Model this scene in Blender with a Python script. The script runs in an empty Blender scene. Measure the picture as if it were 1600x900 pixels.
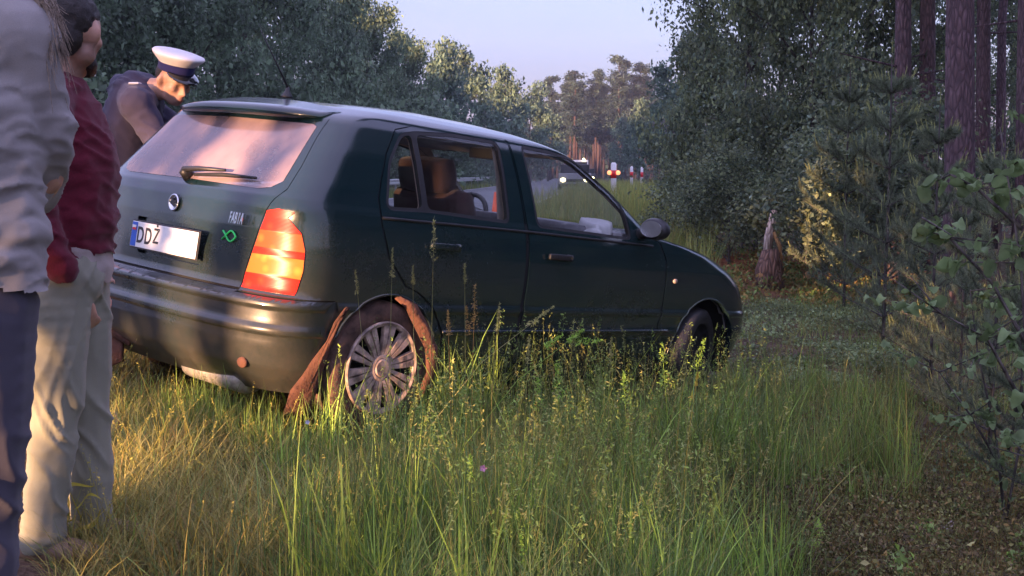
import bpy, bmesh, math, random
import numpy as np
from mathutils import Vector, Matrix, geometry

random.seed(7)
RNG = np.random.default_rng(11)
SC = bpy.context.scene
COL = SC.collection
PI = math.pi

# ---------------------------------------------------------------- camera
CAM_Z = 1.25
PITCH = math.radians(5.643)
cam_data = bpy.data.cameras.new('camera')
cam_data.sensor_width = 36.0
cam_data.lens = 1801.5 / 1600 * 36
cam_data.clip_start = 0.05
cam_data.clip_end = 3000
cam = bpy.data.objects.new('camera', cam_data)
COL.objects.link(cam)
cam.location = (0, 0, CAM_Z)
cam.rotation_euler = (PI / 2 - PITCH, 0, 0)
SC.camera = cam

# ---------------------------------------------------------------- light: last low sun behind the camera's left, dusk sky
SUN_EL = math.radians(3.2)
SUN_TRAVEL = np.array([0.62, 0.785])          # horizontal way the light runs
SUN_TRAVEL = SUN_TRAVEL / np.linalg.norm(SUN_TRAVEL)
SUN_STRENGTH = 2.7
SKY_STRENGTH = 0.15
HAZE = 0.0006
EXPOSURE = 3.0
world = bpy.data.worlds.new('World')
SC.world = world
world.use_nodes = True
wn = world.node_tree
for n in list(wn.nodes):
    wn.nodes.remove(n)
wo = wn.nodes.new('ShaderNodeOutputWorld')
wb = wn.nodes.new('ShaderNodeBackground')
sky = wn.nodes.new('ShaderNodeTexSky')
sky.sky_type = 'NISHITA'
sky.sun_disc = False
sky.sun_elevation = SUN_EL
sx, sy = -SUN_TRAVEL[0], -SUN_TRAVEL[1]
sky.sun_rotation = math.atan2(sx, sy)
sky.air_density = 1.0
sky.dust_density = 3.5
sky.ozone_density = 3.2
wb.inputs['Strength'].default_value = SKY_STRENGTH
# a thin even veil of high dusk cloud over the clear sky, the same all round, with faint streaks
wtc = wn.nodes.new('ShaderNodeTexCoord')
wmp = wn.nodes.new('ShaderNodeMapping'); wmp.inputs['Scale'].default_value = (1.5, 1.5, 9.0)
wn.links.new(wtc.outputs['Generated'], wmp.inputs['Vector'])
wnz = wn.nodes.new('ShaderNodeTexNoise'); wnz.inputs['Scale'].default_value = 1.6; wnz.inputs['Detail'].default_value = 4.0
wn.links.new(wmp.outputs[0], wnz.inputs['Vector'])
wrp = wn.nodes.new('ShaderNodeValToRGB')
wrp.color_ramp.elements[0].position = 0.3; wrp.color_ramp.elements[0].color = (.50, .45, .82, 1)
wrp.color_ramp.elements[1].position = 0.7; wrp.color_ramp.elements[1].color = (.62, .55, .92, 1)
wn.links.new(wnz.outputs['Fac'], wrp.inputs['Fac'])
wmx = wn.nodes.new('ShaderNodeMix'); wmx.data_type = 'RGBA'; wmx.inputs['Factor'].default_value = 0.70
wn.links.new(sky.outputs[0], wmx.inputs['A'])
# the veil follows the ordinary law of a clouded sky, (1 + 2 sin h) / 3, the same all round
wsp = wn.nodes.new('ShaderNodeSeparateXYZ'); wn.links.new(wtc.outputs['Generated'], wsp.inputs[0])
wcl = wn.nodes.new('ShaderNodeClamp'); wn.links.new(wsp.outputs['Z'], wcl.inputs['Value'])
wma = wn.nodes.new('ShaderNodeMath'); wma.operation = 'MULTIPLY_ADD'; wma.inputs[1].default_value = 2 / 3 / .40; wma.inputs[2].default_value = 1 / 3 / .40
wn.links.new(wcl.outputs[0], wma.inputs[0])
wvm = wn.nodes.new('ShaderNodeVectorMath'); wvm.operation = 'SCALE'
wn.links.new(wrp.outputs['Color'], wvm.inputs[0]); wn.links.new(wma.outputs[0], wvm.inputs['Scale'])
wn.links.new(wvm.outputs[0], wmx.inputs['B'])
wn.links.new(wmx.outputs['Result'], wb.inputs['Color'])
wn.links.new(wb.outputs[0], wo.inputs['Surface'])

sun_d = bpy.data.lights.new('sun', 'SUN')
sun_d.energy = SUN_STRENGTH
sun_d.angle = math.radians(0.5)
sun_d.color = (1.0, 0.56, 0.31)
sun = bpy.data.objects.new('sun', sun_d)
COL.objects.link(sun)
sun.location = (-30, -40, 20)
sun_dir = Vector((SUN_TRAVEL[0] * math.cos(SUN_EL), SUN_TRAVEL[1] * math.cos(SUN_EL), -math.sin(SUN_EL)))
sun.rotation_euler = sun_dir.to_track_quat('-Z', 'Y').to_euler()

SC.view_settings.view_transform = 'Standard'
SC.view_settings.look = 'None'
SC.view_settings.exposure = EXPOSURE
SC.view_settings.gamma = 1.0
SC.view_settings.use_curve_mapping = False
SC.render.engine = 'CYCLES'
SC.cycles.max_bounces = 8
SC.cycles.transparent_max_bounces = 16
SC.cycles.sample_clamp_indirect = 4.0

# ---------------------------------------------------------------- helpers
def tag(o, label=None, cat=None, group=None, kind=None):
    if label: o['label'] = label
    if cat: o['category'] = cat
    if group: o['group'] = group
    if kind: o['kind'] = kind
    return o

def empty(name, loc=(0, 0, 0), rz=0.0, parent=None):
    o = bpy.data.objects.new(name, None)
    o.empty_display_size = 0.1
    COL.objects.link(o)
    o.location = loc
    o.rotation_euler = (0, 0, rz)
    if parent: o.parent = parent
    return o

def link(name, me, mat=None, parent=None):
    if mat is not None:
        if isinstance(mat, (list, tuple)):
            for m in mat: me.materials.append(m)
        else:
            me.materials.append(mat)
    o = bpy.data.objects.new(name, me)
    COL.objects.link(o)
    if parent: o.parent = parent
    return o

def np_mesh(name, V, Fc, smooth=False, tint=None):
    """V (n,3); Fc (m,k) with one face size; tint per vertex (n,) or (n,3)"""
    V = np.asarray(V, np.float32); Fc = np.asarray(Fc, np.int32)
    me = bpy.data.meshes.new(name)
    me.vertices.add(len(V)); me.vertices.foreach_set('co', V.ravel())
    k = Fc.shape[1]
    me.loops.add(Fc.size); me.loops.foreach_set('vertex_index', Fc.ravel())
    me.polygons.add(len(Fc)); me.polygons.foreach_set('loop_start', np.arange(0, Fc.size, k, dtype=np.int32))
    me.update(calc_edges=True)
    if smooth:
        me.polygons.foreach_set('use_smooth', np.ones(len(Fc), bool))
    if tint is not None:
        set_tint(me, tint)
    me.validate()
    return me

def set_tint(me, tint):
    tint = np.asarray(tint, np.float32)
    c = np.ones((len(me.vertices), 4), np.float32)
    if tint.ndim == 1: c[:, :3] = tint[:, None]
    else: c[:, :3] = tint
    a = me.attributes.new('tint', 'FLOAT_COLOR', 'POINT')
    a.data.foreach_set('color', c.ravel())

def bm_mesh(name, bm, smooth=False):
    me = bpy.data.meshes.new(name)
    bm.to_mesh(me); bm.free()
    if smooth:
        me.polygons.foreach_set('use_smooth', np.ones(len(me.polygons), bool))
    return me

def bm_box(bm, c, s, rot=None):
    r = bmesh.ops.create_cube(bm, size=1.0)
    M = Matrix.Translation(c) @ (rot.to_4x4() if rot is not None else Matrix()) @ Matrix.Diagonal((s[0], s[1], s[2], 1))
    bmesh.ops.transform(bm, matrix=M, verts=r['verts'])
    return r['verts']

def bevel_all(bm, w, seg=2):
    bmesh.ops.bevel(bm, geom=list(bm.edges), offset=w, segments=seg, profile=0.6, affect='EDGES')

def tube_arrays(pts, radii, sides=8, cap=True):
    pts = [Vector(p) for p in pts]
    V = []; Fq = []
    up = None
    for i, p in enumerate(pts):
        d = (pts[min(i + 1, len(pts) - 1)] - pts[max(i - 1, 0)])
        if d.length < 1e-9: d = Vector((0, 0, 1))
        d.normalize()
        if up is None:
            up = d.orthogonal().normalized()
        up = (up - d * up.dot(d))
        if up.length < 1e-6: up = d.orthogonal()
        up.normalize()
        sd = d.cross(up)
        r = radii[i] if hasattr(radii, '__len__') else radii
        for k in range(sides):
            a = 2 * PI * k / sides
            V.append(p + up * (r * math.cos(a)) + sd * (r * math.sin(a)))
    n = len(pts)
    for i in range(n - 1):
        for k in range(sides):
            k2 = (k + 1) % sides
            Fq.append((i * sides + k, i * sides + k2, (i + 1) * sides + k2, (i + 1) * sides + k))
    if cap:
        Fq.append(tuple(range(sides - 1, -1, -1)))
        Fq.append(tuple((n - 1) * sides + k for k in range(sides)))
    return V, Fq

def bm_tube(bm, pts, radii, sides=8, cap=True):
    V, Fq = tube_arrays(pts, radii, sides, cap)
    vs = [bm.verts.new(v) for v in V]
    for f in Fq:
        bm.faces.new([vs[i] for i in f])
    return vs

def tube_obj(name, pts, radii, mat, parent=None, sides=8, smooth=True):
    bm = bmesh.new(); bm_tube(bm, pts, radii, sides)
    return link(name, bm_mesh(name, bm, smooth), mat, parent)

def bm_lathe(bm, prof, axis='y', seg=32, center=(0, 0, 0)):
    """prof list of (r, h) rotated round the axis through center"""
    rings = []
    for r, h in prof:
        ring = []
        for k in range(seg):
            a = 2 * PI * k / seg
            c, s = r * math.cos(a), r * math.sin(a)
            if axis == 'y': p = (c, h, s)
            elif axis == 'x': p = (h, c, s)
            else: p = (c, s, h)
            ring.append(bm.verts.new((p[0] + center[0], p[1] + center[1], p[2] + center[2])))
        rings.append(ring)
    for a, b in zip(rings, rings[1:]):
        for k in range(seg):
            k2 = (k + 1) % seg
            try: bm.faces.new((a[k], a[k2], b[k2], b[k]))
            except ValueError: pass
    return rings

# ---- materials
def new_mat(name):
    m = bpy.data.materials.new(name); m.use_nodes = True
    nt = m.node_tree
    b = nt.nodes['Principled BSDF']
    return m, nt, b

def N(nt, t, **kw):
    n = nt.nodes.new(t)
    for k, v in kw.items():
        if k in n.inputs.keys(): n.inputs[k].default_value = v
        else: setattr(n, k, v)
    return n

def ramp(nt, stops):
    r = nt.nodes.new('ShaderNodeValToRGB')
    el = r.color_ramp.elements
    while len(el) < len(stops): el.new(0.5)
    for e, (p, c) in zip(el, stops):
        e.position = p; e.color = (c[0], c[1], c[2], 1) if hasattr(c, '__len__') else (c, c, c, 1)
    return r

def mat_plain(name, col, rough=0.6, metal=0.0, var=0.25, scale=30.0, bump=0.0, bump_scale=None, spec=0.5, coat=0.0, emis=None, emis_s=0.0):
    m, nt, b = new_mat(name)
    tc = N(nt, 'ShaderNodeTexCoord')
    nz = N(nt, 'ShaderNodeTexNoise', Scale=scale, Detail=5.0)
    nt.links.new(tc.outputs['Object'], nz.inputs['Vector'])
    lo = tuple(c * (1 - var) for c in col); hi = tuple(min(1, c * (1 + var)) for c in col)
    r = ramp(nt, [(0.3, lo), (0.7, hi)])
    nt.links.new(nz.outputs['Fac'], r.inputs['Fac'])
    nt.links.new(r.outputs['Color'], b.inputs['Base Color'])
    b.inputs['Roughness'].default_value = rough
    b.inputs['Metallic'].default_value = metal
    b.inputs['Specular IOR Level'].default_value = spec
    b.inputs['Coat Weight'].default_value = coat
    if emis:
        b.inputs['Emission Color'].default_value = (*emis, 1); b.inputs['Emission Strength'].default_value = emis_s
    if bump:
        bz = N(nt, 'ShaderNodeTexNoise', Scale=bump_scale or scale * 3, Detail=6.0)
        nt.links.new(tc.outputs['Object'], bz.inputs['Vector'])
        bp = N(nt, 'ShaderNodeBump', Strength=bump, Distance=0.01)
        nt.links.new(bz.outputs['Fac'], bp.inputs['Height'])
        nt.links.new(bp.outputs['Normal'], b.inputs['Normal'])
    return m

def mat_leaf(name, col, var=0.35, trans=0.35, rough=0.55, nscale=1.2, hue2=None):
    """foliage: base colour * per-vertex 'tint', with light passing through thin leaves"""
    m, nt, b = new_mat(name)
    at = N(nt, 'ShaderNodeAttribute', attribute_name='tint')
    tc = N(nt, 'ShaderNodeTexCoord')
    nz = N(nt, 'ShaderNodeTexNoise', Scale=nscale, Detail=3.0)
    nt.links.new(tc.outputs['Object'], nz.inputs['Vector'])
    lo = tuple(c * (1 - var) for c in col); hi = tuple(c * (1 + var) for c in (hue2 or col))
    r = ramp(nt, [(0.35, lo), (0.65, hi)])
    nt.links.new(nz.outputs['Fac'], r.inputs['Fac'])
    mx = N(nt, 'ShaderNodeMix', data_type='RGBA', blend_type='MULTIPLY')
    mx.inputs['Factor'].default_value = 1.0
    nt.links.new(r.outputs['Color'], mx.inputs['A']); nt.links.new(at.outputs['Color'], mx.inputs['B'])
    nt.links.new(mx.outputs['Result'], b.inputs['Base Color'])
    b.inputs['Roughness'].default_value = rough
    b.inputs['Specular IOR Level'].default_value = 0.3
    tl = N(nt, 'ShaderNodeBsdfTranslucent')
    nt.links.new(mx.outputs['Result'], tl.inputs['Color'])
    mix = N(nt, 'ShaderNodeMixShader'); mix.inputs['Fac'].default_value = trans
    nt.links.new(b.outputs[0], mix.inputs[1]); nt.links.new(tl.outputs[0], mix.inputs[2])
    nt.links.new(mix.outputs[0], nt.nodes['Material Output'].inputs['Surface'])
    return m

def mat_bark(name, dark, light, scale=6.0):
    m, nt, b = new_mat(name)
    tc = N(nt, 'ShaderNodeTexCoord')
    mp = N(nt, 'ShaderNodeMapping'); mp.inputs['Scale'].default_value = (1, 1, 0.25)
    nt.links.new(tc.outputs['Object'], mp.inputs['Vector'])
    vz = N(nt, 'ShaderNodeTexVoronoi', Scale=scale * 3, feature='DISTANCE_TO_EDGE')
    nz = N(nt, 'ShaderNodeTexNoise', Scale=scale, Detail=6.0)
    nt.links.new(mp.outputs[0], vz.inputs['Vector']); nt.links.new(mp.outputs[0], nz.inputs['Vector'])
    mul = N(nt, 'ShaderNodeMath', operation='MULTIPLY')
    nt.links.new(vz.outputs['Distance'], mul.inputs[0]); mul.inputs[1].default_value = 2.0
    add = N(nt, 'ShaderNodeMath', operation='MULTIPLY_ADD')
    nt.links.new(nz.outputs['Fac'], add.inputs[0]); add.inputs[1].default_value = 0.7
    nt.links.new(mul.outputs[0], add.inputs[2])
    r = ramp(nt, [(0.25, dark), (0.85, light)])
    nt.links.new(add.outputs[0], r.inputs['Fac']); nt.links.new(r.outputs['Color'], b.inputs['Base Color'])
    b.inputs['Roughness'].default_value = 0.9
    bp = N(nt, 'ShaderNodeBump', Strength=0.8, Distance=0.03)
    nt.links.new(add.outputs[0], bp.inputs['Height']); nt.links.new(bp.outputs['Normal'], b.inputs['Normal'])
    return m

def mat_cloth(name, col, rough=0.9, scale=900.0, var=0.12, blotch=None):
    m, nt, b = new_mat(name)
    tc = N(nt, 'ShaderNodeTexCoord')
    nz = N(nt, 'ShaderNodeTexNoise', Scale=scale, Detail=2.0)
    n2 = N(nt, 'ShaderNodeTexNoise', Scale=7.0, Detail=5.0)
    nt.links.new(tc.outputs['Object'], nz.inputs['Vector']); nt.links.new(tc.outputs['Object'], n2.inputs['Vector'])
    r = ramp(nt, [(0.3, tuple(c * (1 - var) for c in col)), (0.7, tuple(c * (1 + var) for c in col))])
    nt.links.new(nz.outputs['Fac'], r.inputs['Fac'])
    r2 = ramp(nt, [(0.3, blotch or 0.85), (0.65, 1.0)])
    nt.links.new(n2.outputs['Fac'], r2.inputs['Fac'])
    mx = N(nt, 'ShaderNodeMix', data_type='RGBA', blend_type='MULTIPLY'); mx.inputs['Factor'].default_value = 1.0
    nt.links.new(r.outputs['Color'], mx.inputs['A']); nt.links.new(r2.outputs['Color'], mx.inputs['B'])
    nt.links.new(mx.outputs['Result'], b.inputs['Base Color'])
    b.inputs['Roughness'].default_value = rough
    b.inputs['Specular IOR Level'].default_value = 0.2
    b.inputs['Sheen Weight'].default_value = 0.15
    bp = N(nt, 'ShaderNodeBump', Strength=0.25, Distance=0.004)
    nt.links.new(nz.outputs['Fac'], bp.inputs['Height']); nt.links.new(bp.outputs['Normal'], b.inputs['Normal'])
    return m

# ---------------------------------------------------------------- ground shape
def road_edge_x(y):
    return np.interp(y, [-30, 3, 6, 20, 34, 70, 110, 160, 240], [-4.6, -3.55, -3.2, -0.9, 1.0, 3.9, 6.6, 9.6, 14.0])

def vnoise(x, y, seed=0):
    """smooth value noise in numpy"""
    xi = np.floor(x).astype(np.int64); yi = np.floor(y).astype(np.int64)
    fx = x - xi; fy = y - yi
    fx = fx * fx * (3 - 2 * fx); fy = fy * fy * (3 - 2 * fy)
    def h(a, b):
        n = (a * 374761393 + b * 668265263 + seed * 1442695041) & 0x7fffffff
        n = ((n ^ (n >> 13)) * 1274126177) & 0x7fffffff
        return ((n ^ (n >> 16)) & 0xffff) / 65535.0
    return (h(xi, yi) * (1 - fx) + h(xi + 1, yi) * fx) * (1 - fy) + (h(xi, yi + 1) * (1 - fx) + h(xi + 1, yi + 1) * fx) * fy

def fbm(x, y, seed=0, o=3):
    s = 0; a = 0.5; t = 0
    for i in range(o):
        s = s + a * vnoise(x * 2 ** i, y * 2 ** i, seed + i); t += a; a *= 0.5
    return s / t

def ground(x, y):
    x = np.asarray(x, float); y = np.asarray(y, float)
    u = x - road_edge_x(y)
    z = np.interp(u, [-40, -12, -8.5, -7.5, -6.2, -6.0, 0, 0.4, 1.5, 2.7, 3.9, 5.5, 9, 20], [0.6, 0.3, 0.1, 0.22, 0.36, 0.385, 0.385, 0.33, 0.225, 0.06, -0.12, -0.2, -0.18, 0.1])
    far = np.clip((y - 14) / 14, 0, 1)
    z = z + far * 0.42 * np.exp(-((u - 4.5) / 2.6) ** 2)
    off = np.clip((u - 0.3) / 1.5, 0, 1) + np.clip((-6.4 - u) / 1.5, 0, 1)
    z = z + off * ((fbm(x * 0.9, y * 0.9, 3) - 0.5) * 0.12 + (fbm(x * 3.1, y * 3.1, 8, 2) - 0.5) * 0.05)
    # bank of bare soil before the right-hand bushes
    z = z + 0.22 * np.exp(-(((x - 3.6) / 1.6) ** 2 + ((y - 16.5) / 1.3) ** 2))
    return z

TH = PITCH
def px_ray(px, py):
    x = (px - 800) / 1801.5; v = (py - 450) / 1801.5
    return np.array([x, math.cos(TH) - v * math.sin(TH), -math.sin(TH) - v * math.cos(TH)])

def on_ground(px, py):
    """the place on the ground that a picture position looks at (used to lay the plot out)"""
    d = px_ray(px, py); k = 1.0
    for i in range(4000):
        p = d * k
        if CAM_Z + p[2] <= float(ground(p[0], p[1])): break
        k += 0.02 if k < 30 else 0.2
    p = d * k
    return Vector((p[0], p[1], float(ground(p[0], p[1]))))

def at_depth(px, py, Y):
    d = px_ray(px, py); d = d * (Y / d[1])
    return Vector((d[0], Y, CAM_Z + d[2]))

# ================================================================ THE CAR
CAR_R = np.array([[0.65546, -0.74564, 0.12], [0.74866, 0.66242, 0.02677], [-0.09944, 0.07229, 0.99241]])
CAR_T = np.array([-1.6384, 4.985, -1.0089 + CAM_Z])

def mat_paint(name, base, dust_h=0.75):
    """dark green paint with a film of dried mud that thickens towards the sills and round the wheel arch"""
    m, nt, b = new_mat(name)
    tc = N(nt, 'ShaderNodeTexCoord')
    sep = N(nt, 'ShaderNodeSeparateXYZ'); nt.links.new(tc.outputs['Object'], sep.inputs[0])
    n1 = N(nt, 'ShaderNodeTexNoise', Scale=3.0, Detail=6.0, Roughness=0.65)
    n2 = N(nt, 'ShaderNodeTexNoise', Scale=90.0, Detail=4.0)
    n3 = N(nt, 'ShaderNodeTexNoise', Scale=420.0, Detail=2.0)
    for n in (n1, n2, n3): nt.links.new(tc.outputs['Object'], n.inputs['Vector'])
    hz = N(nt, 'ShaderNodeMapRange'); hz.inputs['From Min'].default_value = 1.0; hz.inputs['From Max'].default_value = 0.25
    nt.links.new(sep.outputs['Z'], hz.inputs['Value'])
    hx = N(nt, 'ShaderNodeMapRange'); hx.inputs['From Min'].default_value = 1.6; hx.inputs['From Max'].default_value = 0.0
    nt.links.new(sep.outputs['X'], hx.inputs['Value'])
    def mth(op, a, c, d=None):
        q = N(nt, 'ShaderNodeMath', operation=op)
        for i, v in enumerate((a, c, d)):
            if v is None: continue
            if isinstance(v, (int, float)): q.inputs[i].default_value = v
            else: nt.links.new(v, q.inputs[i])
        return q.outputs[0]
    amt = mth('MULTIPLY', hz.outputs[0], mth('MULTIPLY_ADD', hx.outputs[0], 0.75, 0.25))
    amt = mth('MULTIPLY', amt, mth('MULTIPLY_ADD', n1.outputs['Fac'], 1.6, -0.25))
    amt = mth('ADD', amt, mth('MULTIPLY_ADD', n2.outputs['Fac'], 0.35, -0.17))
    fac = N(nt, 'ShaderNodeClamp'); nt.links.new(mth('MULTIPLY_ADD', amt, 0.48, 0.008), fac.inputs['Value'])
    fac.inputs['Max'].default_value = 0.8
    mx = N(nt, 'ShaderNodeMix', data_type='RGBA')
    nt.links.new(fac.outputs[0], mx.inputs['Factor'])
    mx.inputs['A'].default_value = (*base, 1); mx.inputs['B'].default_value = (0.12, 0.085, 0.06, 1)
    nt.links.new(mx.outputs['Result'], b.inputs['Base Color'])
    b.inputs['Metallic'].default_value = 0.0
    b.inputs['Specular IOR Level'].default_value = 0.45
    rr = mth('MULTIPLY_ADD', fac.outputs[0], 0.6, 0.22)
    rr = mth('ADD', rr, mth('MULTIPLY_ADD', n1.outputs['Fac'], 0.16, -0.08))
    nt.links.new(rr, b.inputs['Roughness'])
    b.inputs['Coat Weight'].default_value = 0.75; b.inputs['Coat Roughness'].default_value = 0.10
    bp = N(nt, 'ShaderNodeBump', Strength=0.06, Distance=0.002)
    nt.links.new(n3.outputs['Fac'], bp.inputs['Height']); nt.links.new(bp.outputs['Normal'], b.inputs['Normal'])
    return m

def mat_glass(name, tint, dust, refl=1.0, dust_col=(0.5, 0.45, 0.42)):
    """thin car glass: tinted see-through, sky reflection by the angle, and a film of dust that catches light"""
    m, nt, b = new_mat(name)
    nt.nodes.remove(b)
    out = nt.nodes['Material Output']
    tr = N(nt, 'ShaderNodeBsdfTransparent'); tr.inputs['Color'].default_value = (*tint, 1)
    gl = N(nt, 'ShaderNodeBsdfGlossy'); gl.inputs['Roughness'].default_value = 0.02
    ge = N(nt, 'ShaderNodeNewGeometry')
    dt = N(nt, 'ShaderNodeVectorMath', operation='DOT_PRODUCT'); nt.links.new(ge.outputs['Incoming'], dt.inputs[0]); nt.links.new(ge.outputs['Normal'], dt.inputs[1])
    ab = N(nt, 'ShaderNodeMath', operation='ABSOLUTE'); nt.links.new(dt.outputs['Value'], ab.inputs[0])
    om = N(nt, 'ShaderNodeMath', operation='SUBTRACT'); om.inputs[0].default_value = 1.0; nt.links.new(ab.outputs[0], om.inputs[1])
    pw = N(nt, 'ShaderNodeMath', operation='POWER'); nt.links.new(om.outputs[0], pw.inputs[0]); pw.inputs[1].default_value = 5.0
    ml = N(nt, 'ShaderNodeMath', operation='MULTIPLY_ADD', use_clamp=True); nt.links.new(pw.outputs[0], ml.inputs[0])       # both faces of a thin pane
    ml.inputs[1].default_value = 0.92 * min(1.0, refl); ml.inputs[2].default_value = 0.08 * refl
    m1 = N(nt, 'ShaderNodeMixShader')
    nt.links.new(ml.outputs[0], m1.inputs[0]); nt.links.new(tr.outputs[0], m1.inputs[1]); nt.links.new(gl.outputs[0], m1.inputs[2])
    df = N(nt, 'ShaderNodeBsdfDiffuse'); df.inputs['Color'].default_value = (*dust_col, 1)
    tc = N(nt, 'ShaderNodeTexCoord')
    n1 = N(nt, 'ShaderNodeTexNoise', Scale=5.0, Detail=6.0); nt.links.new(tc.outputs['Object'], n1.inputs['Vector'])
    r = ramp(nt, [(0.25, dust * 0.55), (0.75, dust * 1.45)])
    nt.links.new(n1.outputs['Fac'], r.inputs['Fac'])
    m2 = N(nt, 'ShaderNodeMixShader')
    nt.links.new(r.outputs['Color'], m2.inputs[0]); nt.links.new(m1.outputs[0], m2.inputs[1]); nt.links.new(df.outputs[0], m2.inputs[2])
    nt.links.new(m2.outputs[0], out.inputs['Surface'])
    return m

M = {}
M['paint'] = mat_paint('dark_green_paint', (0.004, 0.018, 0.021))
M['glass'] = mat_glass('side_glass', (0.93, 0.95, 0.95), 0.010, 1.0)
M['rear_glass'] = mat_glass('rear_glass', (0.62, 0.66, 0.68), 0.34, 2.2, dust_col=(0.60, 0.42, 0.41))
M['rubber'] = mat_plain('black_rubber', (0.015, 0.015, 0.016), 0.6, var=0.3)
M['black'] = mat_plain('black_plastic', (0.02, 0.02, 0.022), 0.45, var=0.2)
M['gap'] = mat_plain('panel_gap', (0.006, 0.006, 0.006), 0.9)
M['chrome'] = mat_plain('chrome', (0.75, 0.75, 0.76), 0.18, metal=1.0, var=0.08)
M['mud'] = mat_plain('dried_mud', (0.26, 0.12, 0.065), 0.95, var=0.45, scale=14, bump=0.8, bump_scale=60)
M['tyre'] = mat_plain('muddy_tyre', (0.10, 0.055, 0.04), 0.9, var=0.6, scale=18, bump=0.5, bump_scale=80)
M['hubcap'] = mat_plain('muddy_silver_hubcap', (0.36, 0.27, 0.22), 0.6, metal=0.1, var=0.65, scale=26, bump=0.2)
M['seat'] = mat_cloth('dark_seat_cloth', (0.055, 0.03, 0.028))
M['trim'] = mat_plain('beige_pillar_trim', (0.34, 0.26, 0.19), 0.8, var=0.1)
M['lining'] = mat_plain('grey_headlining', (0.25, 0.24, 0.23), 0.9, var=0.1)
M['dash'] = mat_plain('grey_dashboard', (0.16, 0.16, 0.175), 0.7, var=0.15)
M['belt'] = mat_plain('pale_seat_belt', (0.42, 0.36, 0.31), 0.7, var=0.1)
M['white_plate'] = mat_plain('white_number_plate', (0.78, 0.78, 0.76), 0.35, var=0.06)
M['plate_blue'] = mat_plain('plate_blue', (0.02, 0.10, 0.50), 0.4, var=0.05)
M['plate_red'] = mat_plain('plate_red', (0.65, 0.02, 0.03), 0.4, var=0.05)
M['ink'] = mat_plain('plate_ink', (0.02, 0.02, 0.025), 0.5)
M['fish'] = mat_plain('green_fish', (0.02, 0.55, 0.12), 0.5, var=0.1)
M['airbag'] = mat_cloth('white_airbag', (0.7, 0.7, 0.72))
M['silencer'] = mat_plain('silencer_steel', (0.40, 0.38, 0.33), 0.55, metal=0.5, var=0.3, bump=0.1)
M['brown_liner'] = mat_plain('mud_caked_liner', (0.095, 0.040, 0.025), 0.95, var=0.4, scale=10, bump=0.8, bump_scale=50)

def mat_lamp(name, col, emit, hot):
    m, nt, b = new_mat(name)
    tc = N(nt, 'ShaderNodeTexCoord')
    vo = N(nt, 'ShaderNodeTexVoronoi', Scale=17.0); nt.links.new(tc.outputs['Object'], vo.inputs['Vector'])
    wv = N(nt, 'ShaderNodeTexWave', Scale=60.0, bands_direction='Z'); nt.links.new(tc.outputs['Object'], wv.inputs['Vector'])
    r = ramp(nt, [(0.0, (1, 1, 1)), (0.12, (0.55, 0.55, 0.55)), (0.4, (0.12, 0.12, 0.12))])
    nt.links.new(vo.outputs['Distance'], r.inputs['Fac'])
    mx = N(nt, 'ShaderNodeMix', data_type='RGBA')
    nt.links.new(r.outputs['Color'], mx.inputs['Factor'])
    mx.inputs['A'].default_value = (*emit, 1); mx.inputs['B'].default_value = (*hot, 1)
    b.inputs['Base Color'].default_value = (*col, 1)
    b.inputs['Roughness'].default_value = 0.30; b.inputs['Specular IOR Level'].default_value = 0.2
    b.inputs['Coat Weight'].default_value = 0.0; b.inputs['Coat Roughness'].default_value = 0.12
    nt.links.new(mx.outputs['Result'], b.inputs['Emission Color'])
    b.inputs['Emission Strength'].default_value = 0.16
    bp = N(nt, 'ShaderNodeBump', Strength=0.12, Distance=0.001)
    nt.links.new(wv.outputs['Fac'], bp.inputs['Height']); nt.links.new(bp.outputs['Normal'], b.inputs['Normal'])
    return m
M['lens_red'] = mat_lamp('lit_red_lens', (0.26, 0.004, 0.004), (1.0, 0.03, 0.015), (1.2, 0.14, 0.03))
M['lens_amber'] = mat_lamp('lit_amber_lens', (0.26, 0.012, 0.006), (1.0, 0.11, 0.025), (1.6, 0.55, 0.07))
M['lens_clear'] = mat_lamp('lit_clear_lens', (0.28, 0.025, 0.008), (1.1, 0.24, 0.03), (1.9, 0.85, 0.10))

# ---- body surface: rings at height z, s runs along half the outline from the middle of the back to the middle of the nose
def tab(p): a = np.array(p, float); return a[:, 0], a[:, 1]
Z_W = tab([(.18, .735), (.24, .765), (.3, .79), (.43, .810), (.437, .818), (.462, .818), (.475, .813), (.535, .815), (.545, .824), (.566, .823), (.578, .814), (.6, .816), (.7, .822), (.8, .82), (.9, .806), (.955, .792), (.985, .778), (1.05, .757), (1.2, .70), (1.33, .640), (1.37, .612), (1.40, .562), (1.425, .48), (1.45, .33), (1.465, .19), (1.475, .0)])
Z_R = tab([(.18, .13), (.24, .07), (.3, .03), (.4, .006), (.43, .005), (.437, -.008), (.462, -.006), (.475, .004), (.535, .004), (.545, -.012), (.566, -.010), (.578, .02), (.588, .056), (.61, .066), (.85, .078), (.94, .088), (.985, .105), (1.0, .12), (1.31, .355), (1.335, .36), (1.36, .39), (1.40, .47), (1.43, .65), (1.455, .95), (1.468, 1.18), (1.475, 1.42)])
Z_F = tab([(.18, 3.86), (.24, 3.94), (.35, 4.0), (.5, 4.02), (.58, 4.0), (.66, 3.95), (.74, 3.88), (.8, 3.79), (.86, 3.64), (.9, 3.50), (.94, 3.28), (.97, 3.06), (.985, 2.93), (1.0, 2.86), (1.2, 2.52), (1.35, 2.22), (1.39, 2.12), (1.43, 1.92), (1.455, 1.72), (1.468, 1.58), (1.475, 1.44)])
Z_BR = tab([(.18, .30), (.5, .30), (.9, .27), (1.0, .24), (1.3, .20), (1.36, .25), (1.40, .35), (1.45, .42), (1.475, .01)])
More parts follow.
